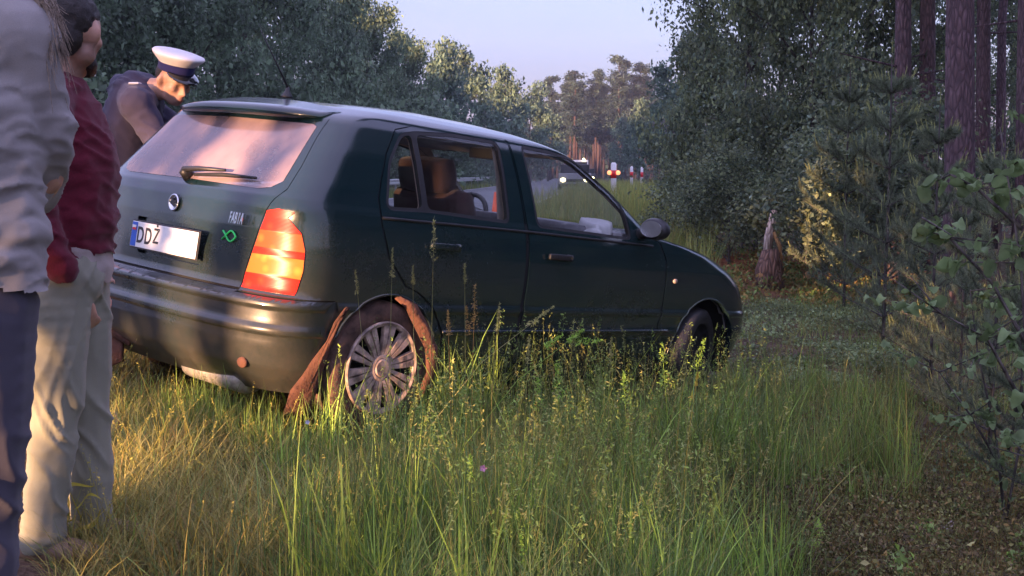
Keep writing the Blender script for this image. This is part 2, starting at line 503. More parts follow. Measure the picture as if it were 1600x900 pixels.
Z_BF = tab([(.18, .50), (.5, .46), (.75, .46), (.86, .50), (.94, .42), (1.0, .36), (1.3, .30), (1.36, .30), (1.40, .38), (1.45, .36), (1.475, .01)])
Z_NR = tab([(.18, 3.0), (.9, 3.3), (1.0, 3.6), (1.3, 3.8), (1.38, 3.0), (1.475, 2.0)])
ZT = np.concatenate([np.linspace(.18, .80, 180), np.linspace(.80, 1.0, 60)[1:], np.linspace(1.0, 1.36, 50)[1:], np.linspace(1.36, 1.475, 70)[1:]])
def smooth_tab(tb, z, wd=0.012):
    return (np.interp(z - wd, *tb) + 2 * np.interp(z, *tb) + np.interp(z + wd, *tb)) / 4
ST = np.linspace(0, 1, 321)
SR, SF = 0.36, 0.62
def make_ring(z):
    w = max(0.0, smooth_tab(Z_W, z, .003 if z < .6 else .008 if z < 1.4 else .003)); xr = smooth_tab(Z_R, z, .003); xf = smooth_tab(Z_F, z, .01)
    br = smooth_tab(Z_BR, z); bf = smooth_tab(Z_BF, z)
    L = max(xf - xr, 1e-3)
    if br + bf > 0.98 * L: k = 0.98 * L / (br + bf); br *= k; bf *= k
    nr = np.interp(z, *Z_NR); nf = 2.7 if z < .95 else 2.5
    ph = np.linspace(0, PI / 2, 500)
    def quarter(B, n):
        y = w * np.sin(ph) ** (2 / n); x = B * (1 - np.cos(ph) ** (2 / n))
        d = np.r_[0, np.cumsum(np.hypot(np.diff(x), np.diff(y)))]; d /= max(d[-1], 1e-9)
        return x, y, d
    x1, y1, d1 = quarter(br, nr); x2, y2, d2 = quarter(bf, nf)
    s = ST; X = np.empty_like(s); Y = np.empty_like(s)
    a = s <= SR; q = s[a] / SR
    X[a] = xr + np.interp(q, d1, x1); Y[a] = np.interp(q, d1, y1)
    c = (s > SR) & (s < SF); q = (s[c] - SR) / (SF - SR)
    X[c] = xr + br + q * (L - br - bf); Y[c] = w
    e = s >= SF; q = 1 - (s[e] - SF) / (1 - SF)
    X[e] = xf - np.interp(q, d2, x2); Y[e] = np.interp(q, d2, y2)
    return X, Y
_r = [make_ring(z) for z in ZT]
TX = np.array([a for a, b in _r]); TY = np.array([b for a, b in _r])

def surf(s, z):
    s = np.clip(np.asarray(s, float), 0, 1); z = np.clip(np.asarray(z, float), ZT[0], ZT[-1])
    fi = np.interp(z, ZT, np.arange(len(ZT))); i = np.clip(fi.astype(int), 0, len(ZT) - 2); fz = fi - i
    fj = s * (len(ST) - 1); j = np.clip(fj.astype(int), 0, len(ST) - 2); fs = fj - j
    def bl(T): return (T[i, j] * (1 - fs) + T[i, j + 1] * fs) * (1 - fz) + (T[i + 1, j] * (1 - fs) + T[i + 1, j + 1] * fs) * fz
    return np.stack([bl(TX), -bl(TY), z], -1)            # right-hand side: y negative

def surf_n(s, z):
    e1, e2 = 0.004, 0.004
    a = surf(np.minimum(s + e1, 1), z) - surf(np.maximum(s - e1, 0), z)
    b = surf(s, np.minimum(z + e2, ZT[-1])) - surf(s, np.maximum(z - e2, ZT[0]))
    n = np.cross(a, b); l = np.linalg.norm(n, axis=-1, keepdims=True)
    n = n / np.maximum(l, 1e-9)
    # the flank (s ~ .5) must face -y
    ref = np.cross(surf(np.array([.52]), np.array([.7])) - surf(np.array([.48]), np.array([.7])), np.array([[0, 0, 1.0]]))
    if ref[0, 1] > 0: n = -n
    return n

def ring_at(z):
    fi = np.interp(z, ZT, np.arange(len(ZT))); i = min(int(fi), len(ZT) - 2); f = fi - i
    return TX[i] * (1 - f) + TX[i + 1] * f, TY[i] * (1 - f) + TY[i + 1] * f

def S_xz(x, z):                       # flank point by (x, z)
    X, Y = ring_at(z)
    k = np.argmax(X > X[0] + 1e-6)
    return (float(np.interp(x, np.maximum.accumulate(X), ST)), z)
def S_yz(y, z):                       # back point by (y, z), y counted to the right
    X, Y = ring_at(z); h = ST <= SR
    return (float(np.interp(y, Y[h], ST[h])), z)
def F_yz(y, z):                       # front point by (y, z)
    X, Y = ring_at(z); h = ST >= SF
    return (float(np.interp(-y, -Y[h], ST[h])), z)
def dens(poly, f, step=0.02, closed=True):
    out = []
    n = len(poly)
    for i in range(n if closed else n - 1):
        a = poly[i]; b = poly[(i + 1) % n]
        k = max(1, int(math.hypot(b[0] - a[0], b[1] - a[1]) / step))
        for j in range(k): out.append(f(a[0] + (b[0] - a[0]) * j / k, a[1] + (b[1] - a[1]) * j / k))
    if not closed: out.append(f(*poly[-1]))
    return out
def round_poly(p, r, seg=4):
    out = []
    n = len(p)
    for i in range(n):
        a, b, c = (Vector(p[i - 1]), Vector(p[i]), Vector(p[(i + 1) % n]))
        d1 = (a - b); d2 = (c - b); q = min(r, d1.length * .45, d2.length * .45)
        p1 = b + d1.normalized() * q; p2 = b + d2.normalized() * q
        for k in range(seg + 1):
            t = k / seg; out.append(tuple(p1 * (1 - t) ** 2 + b * 2 * t * (1 - t) + p2 * t * t))
    return out

US = 5.8
def uv(sz):
    s, z = sz
    return (s * US, float(np.interp(z, [.18, .8, 1.0, 1.36, 1.475], [0, .62, 1.1, 1.46, 2.2])))
def uv_inv(u, v):
    return u / US, np.interp(v, [0, .62, 1.1, 1.46, 2.2], [.18, .8, 1.0, 1.36, 1.475])

WX, WZc, AR = 0.665, 0.30, 0.315          # rear wheel centre, arch radius
FX, FAR = 3.27, 0.345
def circ(cx, cz, r, a0=-30, a1=210, n=40):
    return [(cx + r * math.cos(math.radians(a)), cz + r * math.sin(math.radians(a))) for a in np.linspace(a0, a1, n)]

def strip(path_uv, w=0.0035):
    P = [Vector(p) for p in path_uv]; L = []; Rr = []
    for i, p in enumerate(P):
        d = (P[min(i + 1, len(P) - 1)] - P[max(i - 1, 0)]).normalized(); n = Vector((-d.y, d.x)) * w
        L.append(tuple(p + n)); Rr.append(tuple(p - n))
    return L + Rr[::-1]

REG = []        # (name, polygon in uv), the first that holds a triangle wins
def reg(name, poly): REG.append((name, poly))
UVS = lambda poly, f=S_xz, step=0.02, closed=True: [uv(p) for p in dens(poly, f, step, closed)]

reg('hole', UVS([(WX + AR * math.cos(math.radians(-40)), .10 + .08)] + circ(WX, WZc, AR, -20, 200) + [(WX - AR * .9, .18)]))
reg('hole', UVS([(FX + FAR * .9, .18)] + circ(FX, WZc, FAR, -20, 200) + [(FX - FAR * .9, .18)]))
qg = round_poly([(.625, .995), (.835, 1.003), (.835, 1.325), (.775, 1.310), (.675, 1.185)], .03)
rg = round_poly([(.868, 1.003), (1.405, .990), (1.425, 1.352), (1.12, 1.350), (.868, 1.328)], .03)
fg = round_poly([(1.635, .985), (2.415, .968), (2.385, 1.115), (2.245, 1.245), (2.03, 1.335), (1.85, 1.352), (1.62, 1.355)], .03)
def grow(poly, d):
    c = Vector((sum(p[0] for p in poly) / len(poly), sum(p[1] for p in poly) / len(poly)))
    out = []
    n = len(poly)
    for i in range(n):
        a, b, e = Vector(poly[i - 1]), Vector(poly[i]), Vector(poly[(i + 1) % n])
        t = (e - a).normalized(); nn = Vector((t.y, -t.x))
        if nn.dot(b - c) < 0: nn = -nn
        out.append(tuple(b + nn * d))
    return out
reg('quarter_glass', UVS(qg)); reg('rear_door_glass', UVS(rg)); reg('front_door_glass', UVS(fg))
reg('rear_seal', UVS(grow(round_poly([(.625, .995), (.868, 1.003), (1.405, .990), (1.425, 1.352), (1.12, 1.350), (.868, 1.328), (.775, 1.310), (.675, 1.185)], .03), .016)))
reg('front_seal', UVS(grow(fg, .016)))
# tail lamp, in (s, z): inner edge on the back, outer edge round on the flank
def lamp_edge():
    inner = [S_yz(y, z) for y, z in [(.535, .60), (.545, .66), (.565, .74), (.585, .82), (.60, .885), (.607, .925)]]
    outer = [S_yz(.66, .938), S_yz(.725, .930)] + [S_xz(x, z) for x, z in [(.155, .905), (.185, .85), (.197, .78), (.197, .70), (.19, .64), (.18, .598)]]
    return inner + outer
LE = lamp_edge()
def band(z0, z1):
    return [(float(-1), z0), (2.0, z0), (2.0, z1), (-1.0, z1)]
lamp_poly = [uv(p) for i in range(len(LE)) for p in [(LE[i][0] * (1 - k / 4) + LE[(i + 1) % len(LE)][0] * k / 4, LE[i][1] * (1 - k / 4) + LE[(i + 1) % len(LE)][1] * k / 4) for k in range(4)]]
LAMP_BANDS = [('red_lens', .58, .665), ('clear_lens', .665, .745), ('red_lens_narrow', .745, .775), ('amber_lens', .775, .845), ('red_lens_top', .845, .96)]
def clip_v(poly, v0, v1):
    for lim, sg in ((v0, 1), (v1, -1)):
        out = []
        for i in range(len(poly)):
            a, b = poly[i - 1], poly[i]
            ia, ib = sg * (a[1] - lim) >= 0, sg * (b[1] - lim) >= 0
            if ia != ib:
                q = (lim - a[1]) / (b[1] - a[1]); out.append((a[0] + (b[0] - a[0]) * q, lim))
            if ib: out.append(b)
        poly = out
    return poly
for k_, (nm_, z0_, z1_) in enumerate(LAMP_BANDS):
    reg('lamp%d' % k_, clip_v(lamp_poly, uv((0, z0_))[1], uv((0, z1_))[1]))
# rear glass and the hatch
rgl = [uv(p) for p in dens([(-.02, 1.012), (.50, 1.008), (.565, 1.02), (.60, 1.05), (.545, 1.295), (.52, 1.305), (-.02, 1.312)], S_yz, .02)]
reg('rear_glass', rgl)
reg('plate_recess', [uv(p) for p in dens(round_poly([(-.02, .652), (.245, .652), (.285, .80), (.28, .815), (-.02, .815)], .012), S_yz, .02)])
hatch = [(-.05, .592), (.525, .592), (.53, .62), (.545, .70), (.57, .80), (.592, .90), (.612, .955), (.645, 1.02), (.625, 1.12), (.585, 1.25), (.565, 1.335)]
reg('gap', strip([uv(p) for p in dens([(-.05, .5915), (.53, .5915)], S_yz, .02, False)], .005))
reg('gap', strip([uv(p) for p in dens(hatch[1:], S_yz, .02, False)], .004))
reg('tailgate', [uv(p) for p in dens(hatch + [(-.05, 1.335)], S_yz, .02)])
# doors
rdoor = [(.575, 1.03), (.60, 1.10), (.655, 1.22), (.74, 1.335), (.86, 1.365), (1.14, 1.382), (1.515, 1.384), (1.53, 1.0), (1.535, .60), (1.52, .29)] + [(1.05, .28)] + circ(WX, WZc, AR + .05, 10, 78, 12) + [(.62, .78), (.575, .92)]
fdoor = [(1.525, 1.384), (1.85, 1.380), (2.05, 1.362), (2.28, 1.265), (2.43, 1.135), (2.56, 1.0), (2.70, .95), (2.755, .86), (2.77, .60), (2.72, .30), (1.535, .29), (1.548, .60), (1.543, 1.0)]
for d_ in (rdoor, fdoor):
    reg('gap', strip([uv(p) for p in dens(d_ + [d_[0]], S_xz, .02, False)], .0035))
reg('rear_door', UVS(rdoor)); reg('front_door', UVS(fdoor))
# bumpers and windscreen
reg('gap', strip([uv(S_yz(y, .583)) for y in np.linspace(.53, .80, 12)] + [uv(S_xz(x, .583)) for x in np.linspace(.25, .36, 4)], .003))
reg('rear_bumper', [uv(p) for p in dens([(-.05, .16), (.70, .16)], S_yz, .03, False)] + [uv(S_xz(x, .17)) for x in (.2, .3, .40)] + [uv(S_xz(x, z)) for x, z in [(.36, .40), (.36, .583)]] + [uv(S_xz(x, .583)) for x in (.3, .25)] + [uv(S_yz(y, .5835)) for y in np.linspace(.80, 0, 16)] + [(-.1, uv((0, .5835))[1])])
wsc = [(-.05, 1.005), (.60, 1.005), (.655, 1.03), (.55, 1.32), (.50, 1.365), (-.05, 1.375)]
reg('windscreen', [uv(p) for p in dens(wsc, F_yz, .02)] )

def inside(P, poly):
    poly = np.asarray(poly); x, y = P[:, 0], P[:, 1]
    c = np.zeros(len(P), bool); n = len(poly); j = n - 1
    for i in range(n):
        xi, yi = poly[i]; xj, yj = poly[j]
        if yi != yj:
            m = ((yi > y) != (yj > y)) & (x < (xj - xi) * (y - yi) / (yj - yi) + xi)
            c ^= m
        j = i
    return c

def build_skin():
    gv = np.unique(np.concatenate([np.linspace(0, .62, 26), np.array([.425, .4335, .44, .462, .472, .53, .539, .545, .56, .568, .574, .58, .586, .592]) - .18, np.linspace(.62, 1.1, 30)[1:], np.linspace(1.1, 1.46, 17)[1:], np.linspace(1.46, 2.2, 22)[1:]]))
    gu = np.unique(np.concatenate([np.linspace(0, SR, 46), np.linspace(SR, SF, 40), np.linspace(SF, 1, 50)])) * US
    UU, VV = np.meshgrid(gu, gv)
    pts = np.stack([UU.ravel(), VV.ravel()], 1)
    # keep grid points clear of the region outlines
    bp = []
    for n, p in REG:
        q = [(min(max(a, 0.0), US), min(max(b, 0.0), 2.2)) for a, b in p]
        bp.append((n, q))
    allb = np.array([x for n, p in bp for x in p])
    edge = (pts[:, 0] < 1e-6) | (pts[:, 0] > US - 1e-6) | (pts[:, 1] < 1e-6) | (pts[:, 1] > 2.2 - 1e-6)
    keep = np.ones(len(pts), bool)
    for k in range(0, len(pts), 500):
        d = np.abs(pts[k:k + 500, None, :] - allb[None]).max(-1).min(1)
        keep[k:k + 500] = (d > .008)
    pts = pts[keep | edge]
    verts = [Vector(p) for p in pts]; edges = []
    for n, p in bp:
        o = len(verts); verts += [Vector(q) for q in p]
        edges += [(o + i, o + (i + 1) % len(p)) for i in range(len(p))]
    ov, oe, of, _, _, _ = geometry.delaunay_2d_cdt(verts, edges, [], 0, 1e-5)
    ov = np.array([(v.x, v.y) for v in ov]); of = np.array([f for f in of if len(f) == 3])
    cen = ov[of].mean(1)
    lab = np.full(len(of), -1)
    for k, (n, p) in enumerate(bp):
        m = (lab < 0) & inside(cen, p); lab[m] = k
    names = np.array([REG[k][0] if k >= 0 else 'body' for k in lab])
    return ov, of, names, cen
SK_V, SK_F, SK_N, SK_C = build_skin()
SK_S, SK_Z = uv_inv(SK_V[:, 0], SK_V[:, 1])
SK_P = surf(SK_S, SK_Z); SK_NR = surf_n(SK_S, SK_Z)

def skin(name, sel, mat, parent, sides=('R', 'L'), off=0.0, rim=0.0, flip=False, rim_out=None, bulge=None):
    """one mesh from the triangles sel of the body surface; off moves it along the normal, rim folds its edges inwards"""
    tri = SK_F[sel]
    used = np.unique(tri); mp = np.full(len(SK_V), -1); mp[used] = np.arange(len(used))
    t = mp[tri]; nrm = SK_NR[used]; P = SK_P[used] + nrm * off
    if bulge is not None: P = P + nrm * bulge(SK_P[used])[:, None]
    # orient
    fn = np.cross(P[t[:, 1]] - P[t[:, 0]], P[t[:, 2]] - P[t[:, 0]])
    bad = (fn * nrm[t].mean(1)).sum(1) < 0
    t[bad] = t[bad][:, ::-1]
    V = [P]; Fs = [t]; NN = [nrm]
    if rim:
        e = np.concatenate([t[:, [0, 1]], t[:, [1, 2]], t[:, [2, 0]]])
        key = np.sort(e, 1); k1 = key[:, 0] * 1000003 + key[:, 1]
        u, inv, cnt = np.unique(k1, return_inverse=True, return_counts=True)
        b = e[cnt[inv] == 1]
        mid = np.abs(P[b][:, :, 1]).max(1) > 1e-4         # not along the middle line
        b = b[mid]
        n0 = len(P)
        A, B = P[b[:, 0]], P[b[:, 1]]
        A2 = A - nrm[b[:, 0]] * rim; B2 = B - nrm[b[:, 1]] * rim
        q = np.stack([A, B, B2, A2], 1).reshape(-1, 3)
        i4 = n0 + np.arange(len(b))[:, None] * 4
        tq = np.concatenate([np.concatenate([i4 + 0, i4 + 3, i4 + 2], 1), np.concatenate([i4 + 0, i4 + 2, i4 + 1], 1)])
        qn = np.cross(B - A, nrm[b[:, 0]]); qn /= np.maximum(np.linalg.norm(qn, axis=1, keepdims=True), 1e-9)
        V.append(q); Fs.append(tq); NN.append(np.repeat(qn, 4, 0))
    V = np.concatenate(V); Fc = np.concatenate(Fs); NN = np.concatenate(NN)
    outV, outF, outN = [], [], []
    o = 0
    for sd in sides:
        if sd == 'R': outV.append(V); outF.append(Fc + o); outN.append(NN)
        else: outV.append(V * [1, -1, 1]); outF.append(Fc[:, ::-1] + o); outN.append(NN * [1, -1, 1])
        o += len(V)
    V = np.concatenate(outV); Fc = np.concatenate(outF); NN = np.concatenate(outN)
    if flip: Fc = Fc[:, ::-1]; NN = -NN
    me = np_mesh(name, V, Fc, smooth=True)
    if len(me.vertices) == len(NN):
        me.normals_split_custom_set_from_vertices([tuple(n) for n in NN])
    return link(name, me, mat, parent)

car = empty('hatchback_car')
mw = Matrix([list(CAR_R[i]) + [CAR_T[i]] for i in range(3)] + [[0, 0, 0, 1]])
car.matrix_world = mw
tag(car, 'dirty dark green hatchback standing nose down off the road in long grass', 'car')

is_ = lambda *n: np.isin(SK_N, n)
body = skin('body', is_('body'), M['paint'], car, rim=.030)
gapo = skin('panel_gap', is_('gap'), M['gap'], body, off=-.007)
tg = skin('tailgate', is_('tailgate'), M['paint'], car, rim=.02)
rec = skin('plate_recess', is_('plate_recess'), M['paint'], tg, off=-.022, rim=-.022)
rear_gl = skin('rear_window', is_('rear_glass'), M['rear_glass'], tg, off=.0015)
rb = skin('rear_bumper', is_('rear_bumper'), M['paint'], car, off=.0, rim=.02)
skin('windscreen', is_('windscreen'), M['glass'], car, off=-.002)
for sd, nm in (('R', 'right'), ('L', 'left')):
    rd = skin('rear_door', is_('rear_door'), M['paint'], car, sides=(sd,), rim=.02)
    fd = skin('front_door', is_('front_door'), M['paint'], car, sides=(sd,), rim=.02)
    skin('quarter_glass', is_('quarter_glass'), M['glass'], rd, sides=(sd,), off=-.004)
    skin('window_glass', is_('rear_door_glass'), M['glass'], rd, sides=(sd,), off=-.004)
    skin('window_seal', is_('rear_seal'), M['rubber'], rd, sides=(sd,), off=-.002, rim=.02)
    skin('window_glass', is_('front_door_glass'), M['glass'], fd, sides=(sd,), off=-.004)
    skin('window_seal', is_('front_seal'), M['rubber'], fd, sides=(sd,), off=-.002, rim=.02)
    y = -1 if sd == 'R' else 1
    for d_, hx, hz in ((fd, 1.69, .835), (rd, .86, .845)):
        bm = bmesh.new()
        s0, z0 = S_xz(hx + .08, hz); p = surf(np.array([s0]), np.array([z0]))[0]; yy = -p[1] * y * -1
        yy = y * abs(p[1])
        bm_box(bm, (hx + .08, yy + y * .020, hz), (.175, .016, .030)); bevel_all(bm, .006, 2)
        bm_tube(bm, [(hx + .165, yy - y * .004, hz), (hx + .165, yy + y * .026, hz)], .017, 12)
        link('handle', bm_mesh('handle', bm, True), M['paint'] if d_ is rd else M['black'], d_)
        bm = bmesh.new(); bm_tube(bm, [(hx + .165, yy + y * .026, hz), (hx + .165, yy + y * .029, hz)], .008, 10)
        if d_ is fd: link('lock', bm_mesh('lock', bm), M['chrome'], d_)
    # belt moulding
    pts = []
    for x in np.linspace(.58, 2.62, 24):
        s0, z0 = S_xz(x, .945 - .012 * max(0, x - 1.6)); p = surf(np.array([s0]), np.array([z0]))[0]
        pts.append((p[0], y * (abs(p[1]) + .002), p[2]))
    tube_obj('belt_moulding', pts, .007, M['rubber'], car, 6)
    # door rubbing line low on the flank
    pts = []
    for x in np.linspace(1.0, 2.85, 24):
        s0, z0 = S_xz(x, .455); p = surf(np.array([s0]), np.array([z0]))[0]
        pts.append((p[0], y * (abs(p[1]) + .001), p[2]))
    tube_obj('side_moulding', pts, .010, M['paint'], car, 6)
    # side repeater
    s0, z0 = S_xz(2.86, .745); p = surf(np.array([s0]), np.array([z0]))[0]
    bm = bmesh.new(); bmesh.ops.create_uvsphere(bm, u_segments=14, v_segments=8, radius=1)
    bmesh.ops.transform(bm, matrix=Matrix.Translation((p[0], y * (abs(p[1]) + .002), p[2])) @ Matrix.Diagonal((.022, .007, .014, 1)), verts=bm.verts)
    link('side_repeater', bm_mesh('side_repeater', bm, True), M['hubcap'], car)
    # mirror
    bm = bmesh.new()
    bmesh.ops.create_uvsphere(bm, u_segments=20, v_segments=14, radius=1)
    for v in bm.verts:
        if v.co.x < -.55: v.co.x = -.55
        v.co.z += .12 * v.co.y * v.co.y * -1
    bmesh.ops.transform(bm, matrix=Matrix.Translation((2.49, y * .89, 1.03)) @ Matrix.Diagonal((.075, .088, .060, 1)), verts=bm.verts)
    bm_tube(bm, [(2.52, y * .74, .985), (2.50, y * .85, 1.005)], [.035, .03], 10)
    mir = link('mirror', bm_mesh('mirror', bm, True), M['black'], car)
    bm = bmesh.new(); bm_tube(bm, [(2.442, y * .895, 1.028), (2.439, y * .895, 1.028)],   .048, 20)
    bmesh.ops.transform(bm, matrix=Matrix.Translation((0, y * .895, 1.028)) @ Matrix.Diagonal((1, 1.45, .95, 1)) @ Matrix.Translation((0, -y * .895, -1.028)), verts=bm.verts)
    link('mirror_glass', bm_mesh('mirror_glass', bm), M['chrome'], mir)
    # tail lamp with its bands
    lampsel = np.char.startswith(SK_N, 'lamp')
    zc = np.interp(SK_C[:, 1], [0, .62, 1.1, 1.46, 2.2], [.18, .8, 1.0, 1.36, 1.475])
    tl = skin('tail_light', lampsel, M['rubber'], car, sides=(sd,), off=-.004, rim=.02)
    for k_, (nm2, z0, z1) in enumerate(LAMP_BANDS):
        mt = M['lens_clear'] if 'clear' in nm2 else M['lens_amber'] if 'amber' in nm2 else M['lens_red']
        skin(nm2.replace('_narrow', '').replace('_top', ''), SK_N == 'lamp%d' % k_, mt, tl, sides=(sd,), off=.005, rim=.004)

# inner shell seen through the windows
zc = np.interp(SK_C[:, 1], [0, .62, 1.1, 1.46, 2.2], [.18, .8, 1.0, 1.36, 1.475])
skin('pillar_trim', is_('body', 'front_door', 'rear_door', 'tailgate', 'rear_seal') & (zc > 1.0) & (zc < 1.37) & (SK_C[:, 0] < .80 * US), M['trim'], car, off=-.028, flip=True)
skin('headlining', is_('body') & (zc >= 1.37), M['lining'], car, off=-.03, flip=True)
skin('door_lining', is_('body', 'front_door', 'rear_door', 'tailgate', 'plate_recess') & (zc > .45) & (zc <= 1.0) & (SK_C[:, 0] < .72 * US), M['dash'], car, off=-.05, flip=True)

# spoiler above the rear glass
V = []; 
nsp = 31
for i in range(nsp):
    y = -.535 + 1.07 * i / (nsp - 1); q = abs(y) / .535
    x0 = .285 + .11 * q ** 3.5; zt = 1.362 - .018 * q ** 2.4 ; th = .028 * (1 - q ** 5) + .006
    xb = .49 + .02 * q
    V += [(x0, y, zt - .004), (x0 + .05, y, zt + .016), (xb, y, zt + .058 - .025 * q ** 3), (xb - .02, y, zt + .02), (x0 + .10, y, zt - th), (x0 + .012, y, zt - th)]
Fq = []
for i in range(nsp - 1):
    for k in range(6):
        k2 = (k + 1) % 6
        Fq.append((i * 6 + k, i * 6 + k2, (i + 1) * 6 + k2, (i + 1) * 6 + k))
me = bpy.data.meshes.new('spoiler'); me.from_pydata(V, [], Fq + [tuple(range(5, -1, -1)), tuple((nsp - 1) * 6 + k for k in range(6))]); me.update()
bm = bmesh.new(); bm.from_mesh(me); bmesh.ops.recalc_face_normals(bm, faces=bm.faces); bm.to_mesh(me); bm.free()
me.polygons.foreach_set('use_smooth', np.ones(len(me.polygons), bool))
link('spoiler', me, M['paint'], car)

# aerial
bm = bmesh.new(); bm_lathe(bm, [(.0, 0), (.030, 0), (.026, .010), (.016, .026), (.010, .040), (.006, .052), (0, .054)], 'z', 14, (.62, 0, 1.438))
ab = link('aerial_base', bm_mesh('aerial_base', bm, True), M['black'], car)
tube_obj('mast', [(.62, 0, 1.485), (.55, .004, 1.58), (.44, .008, 1.72)], [.006, .004, .0025], M['black'], ab, 6)

# rear wiper
bm = bmesh.new()
def back_pt(y, z, off):
    s0, z0 = S_yz(abs(y), z); s0 = np.array([s0]); z0 = np.array([z0])
    p = surf(s0, z0)[0]; n = surf_n(s0, z0)[0]
    p = p + n * off
    return Vector((p[0], math.copysign(1, y) * abs(p[1]), p[2]))
bm_tube(bm, [back_pt(.0, 1.02, -.005), back_pt(.0, 1.025, .035), back_pt(.0, 1.03, .045)], [.028, .026, .010], 12)
bm_tube(bm, [back_pt(.0, 1.025, .04), back_pt(-.10, 1.035, .042), back_pt(-.28, 1.045, .035)], [.014, .011, .006], 8)
wp = link('rear_wiper', bm_mesh('rear_wiper', bm, True), M['black'], car)
tube_obj('wiper_blade', [back_pt(-.06, 1.022, .016), back_pt(-.25, 1.035, .018), back_pt(-.47, 1.04, .016)], [.007, .010, .006], M['rubber'], wp, 6)

# number plate, writing
def text_mesh(txt, size, depth=0.0008, bold=0.0):
    cu = bpy.data.curves.new('writing', 'FONT'); cu.body = txt; cu.size = size; cu.extrude = depth; cu.offset = bold
    cu.align_x = 'CENTER'; cu.align_y = 'CENTER'
    o = bpy.data.objects.new('writing', cu); COL.objects.link(o)
    dg = bpy.context.evaluated_depsgraph_get()
    me = bpy.data.meshes.new_from_object(o.evaluated_get(dg))
    bpy.data.objects.remove(o)
    return me
# frame of the back face: local X to the right as seen from behind (= -y), local Y up, local Z backwards
lean = .055
BACK = Matrix(((0, math.sin(lean), -math.cos(lean), 0), (-1, 0, 0, 0), (0, math.cos(lean), math.sin(lean), 0), (0, 0, 0, 1)))
def on_back(name, me, mat, x, z, y, parent, sx=1.0, sy=1.0, shear=0.0):
    o = link(name, me, mat, parent)
    Sh = Matrix(((1, shear, 0, 0), (0, 1, 0, 0), (0, 0, 1, 0), (0, 0, 0, 1)))
    me.transform(Matrix.Translation((x, y, z)) @ BACK @ Sh @ Matrix.Diagonal((sx, sy, 1, 1)))
    return o
PX = .040        # x of the plate's face
bm = bmesh.new(); bm_box(bm, (0, 0, 0), (.520, .114, .004)); bevel_all(bm, .0015, 1)
plate = on_back('number_plate', bm_mesh('number_plate', bm), M['white_plate'], PX, .735, 0, car)
bm = bmesh.new(); bm_box(bm, (0, 0, -.002), (.536, .128, .004)); bevel_all(bm, .0015, 1)
on_back('plate_holder', bm_mesh('plate_holder', bm), M['black'], PX + .003, .735, 0, plate)
bm = bmesh.new(); bm_box(bm, (0, 0, 0), (.042, .108, .0012))
on_back('country_strip', bm_mesh('country_strip', bm), M['plate_blue'], PX - .0026, .735, .235, plate)
bm = bmesh.new(); bm_box(bm, (0, 0, 0), (.030, .011, .001)); 
on_back('flag_white', bm_mesh('flag_white', bm), M['white_plate'], PX - .0040, .770, .235, plate)
bm = bmesh.new(); bm_box(bm, (0, 0, 0), (.030, .011, .001))
on_back('flag_red', bm_mesh('flag_red', bm), M['plate_red'], PX - .0034, .759, .235, plate)
on_back('writing', text_mesh('PL', .030), M['white_plate'], PX - .0040, .703, .235, plate)
for k, ch in enumerate('DDŻ'):
    on_back('writing', text_mesh(ch, .110, bold=.0018), M['ink'], PX - .0030, .731 if k < 2 else .737, .182 - k * .064, plate, sx=.70, sy=.92 if k < 2 else .80)
# badge lettering and emblem
for k, ch in enumerate('FABIA'):
    on_back('badge_letter', text_mesh(ch, .046, .0022, .0012), M['chrome'], .066, .875, -.440 - k * .0195, tg, sx=.60, sy=1.40, shear=.12)
bm = bmesh.new(); bm_lathe(bm, [(.0, .003), (.030, .003), (.031, .006), (.037, .006), (.039, .0), (0, 0)], 'z', 28)
em = on_back('emblem', bm_mesh('emblem', bm, True), M['chrome'], .076, .900, 0, tg)
bm = bmesh.new()
wing = [(-.020, -.006), (-.004, -.012), (.012, -.020), (.022, -.012), (.010, -.004), (.020, .004), (.012, .012), (.002, .006), (-.002, .020), (-.012, .014), (-.008, .004), (-.020, .004)]
f = bm.faces.new([bm.verts.new((a, b, .004)) for a, b in wing]); r_ = bmesh.ops.extrude_face_region(bm, geom=[f])
bmesh.ops.translate(bm, vec=(0, 0, .0035), verts=[v for v in r_['geom'] if isinstance(v, bmesh.types.BMVert)])
on_back('winged_arrow', bm_mesh('winged_arrow', bm), M['ink'], .076, .900, 0, em)
# fish sticker: an outline
bm = bmesh.new()
fish = [(-.052, .022), (-.036, .0), (-.052, -.022)]
top = [(-.036 + .078 * t, .026 * math.sin(PI * min(1, t * 1.02)) * (1 - .2 * t)) for t in np.linspace(0, 1, 10)]
pl = [(-.054, .018)] + [(-.030 + .07 * t, -.022 * math.sin(PI * t)) for t in np.linspace(0, 1, 10)] + [(.04 - .07 * t, .022 * math.sin(PI * t)) for t in np.linspace(0, 1, 10)] + [(-.054, -.018)]
bm_tube(bm, [(a, b, 0) for a, b in pl], .0042, 5)
on_back('fish_sticker', bm_mesh('fish_sticker', bm, True), M['fish'], .080, .798, -.430, tg)
# rear fog reflector low in the bumper, tow-eye cover
for y in (-.60, .60):
    p = back_pt(y, .30, .002)
    bm = bmesh.new(); bmesh.ops.create_uvsphere(bm, u_segments=16, v_segments=8, radius=1)
    bmesh.ops.transform(bm, matrix=Matrix.Translation(p) @ Matrix.Diagonal((.012, .032, .024, 1)), verts=bm.verts)
    link('reflector', bm_mesh('reflector', bm, True), M['lens_red'] if y > 0 else M['brown_liner'], car)

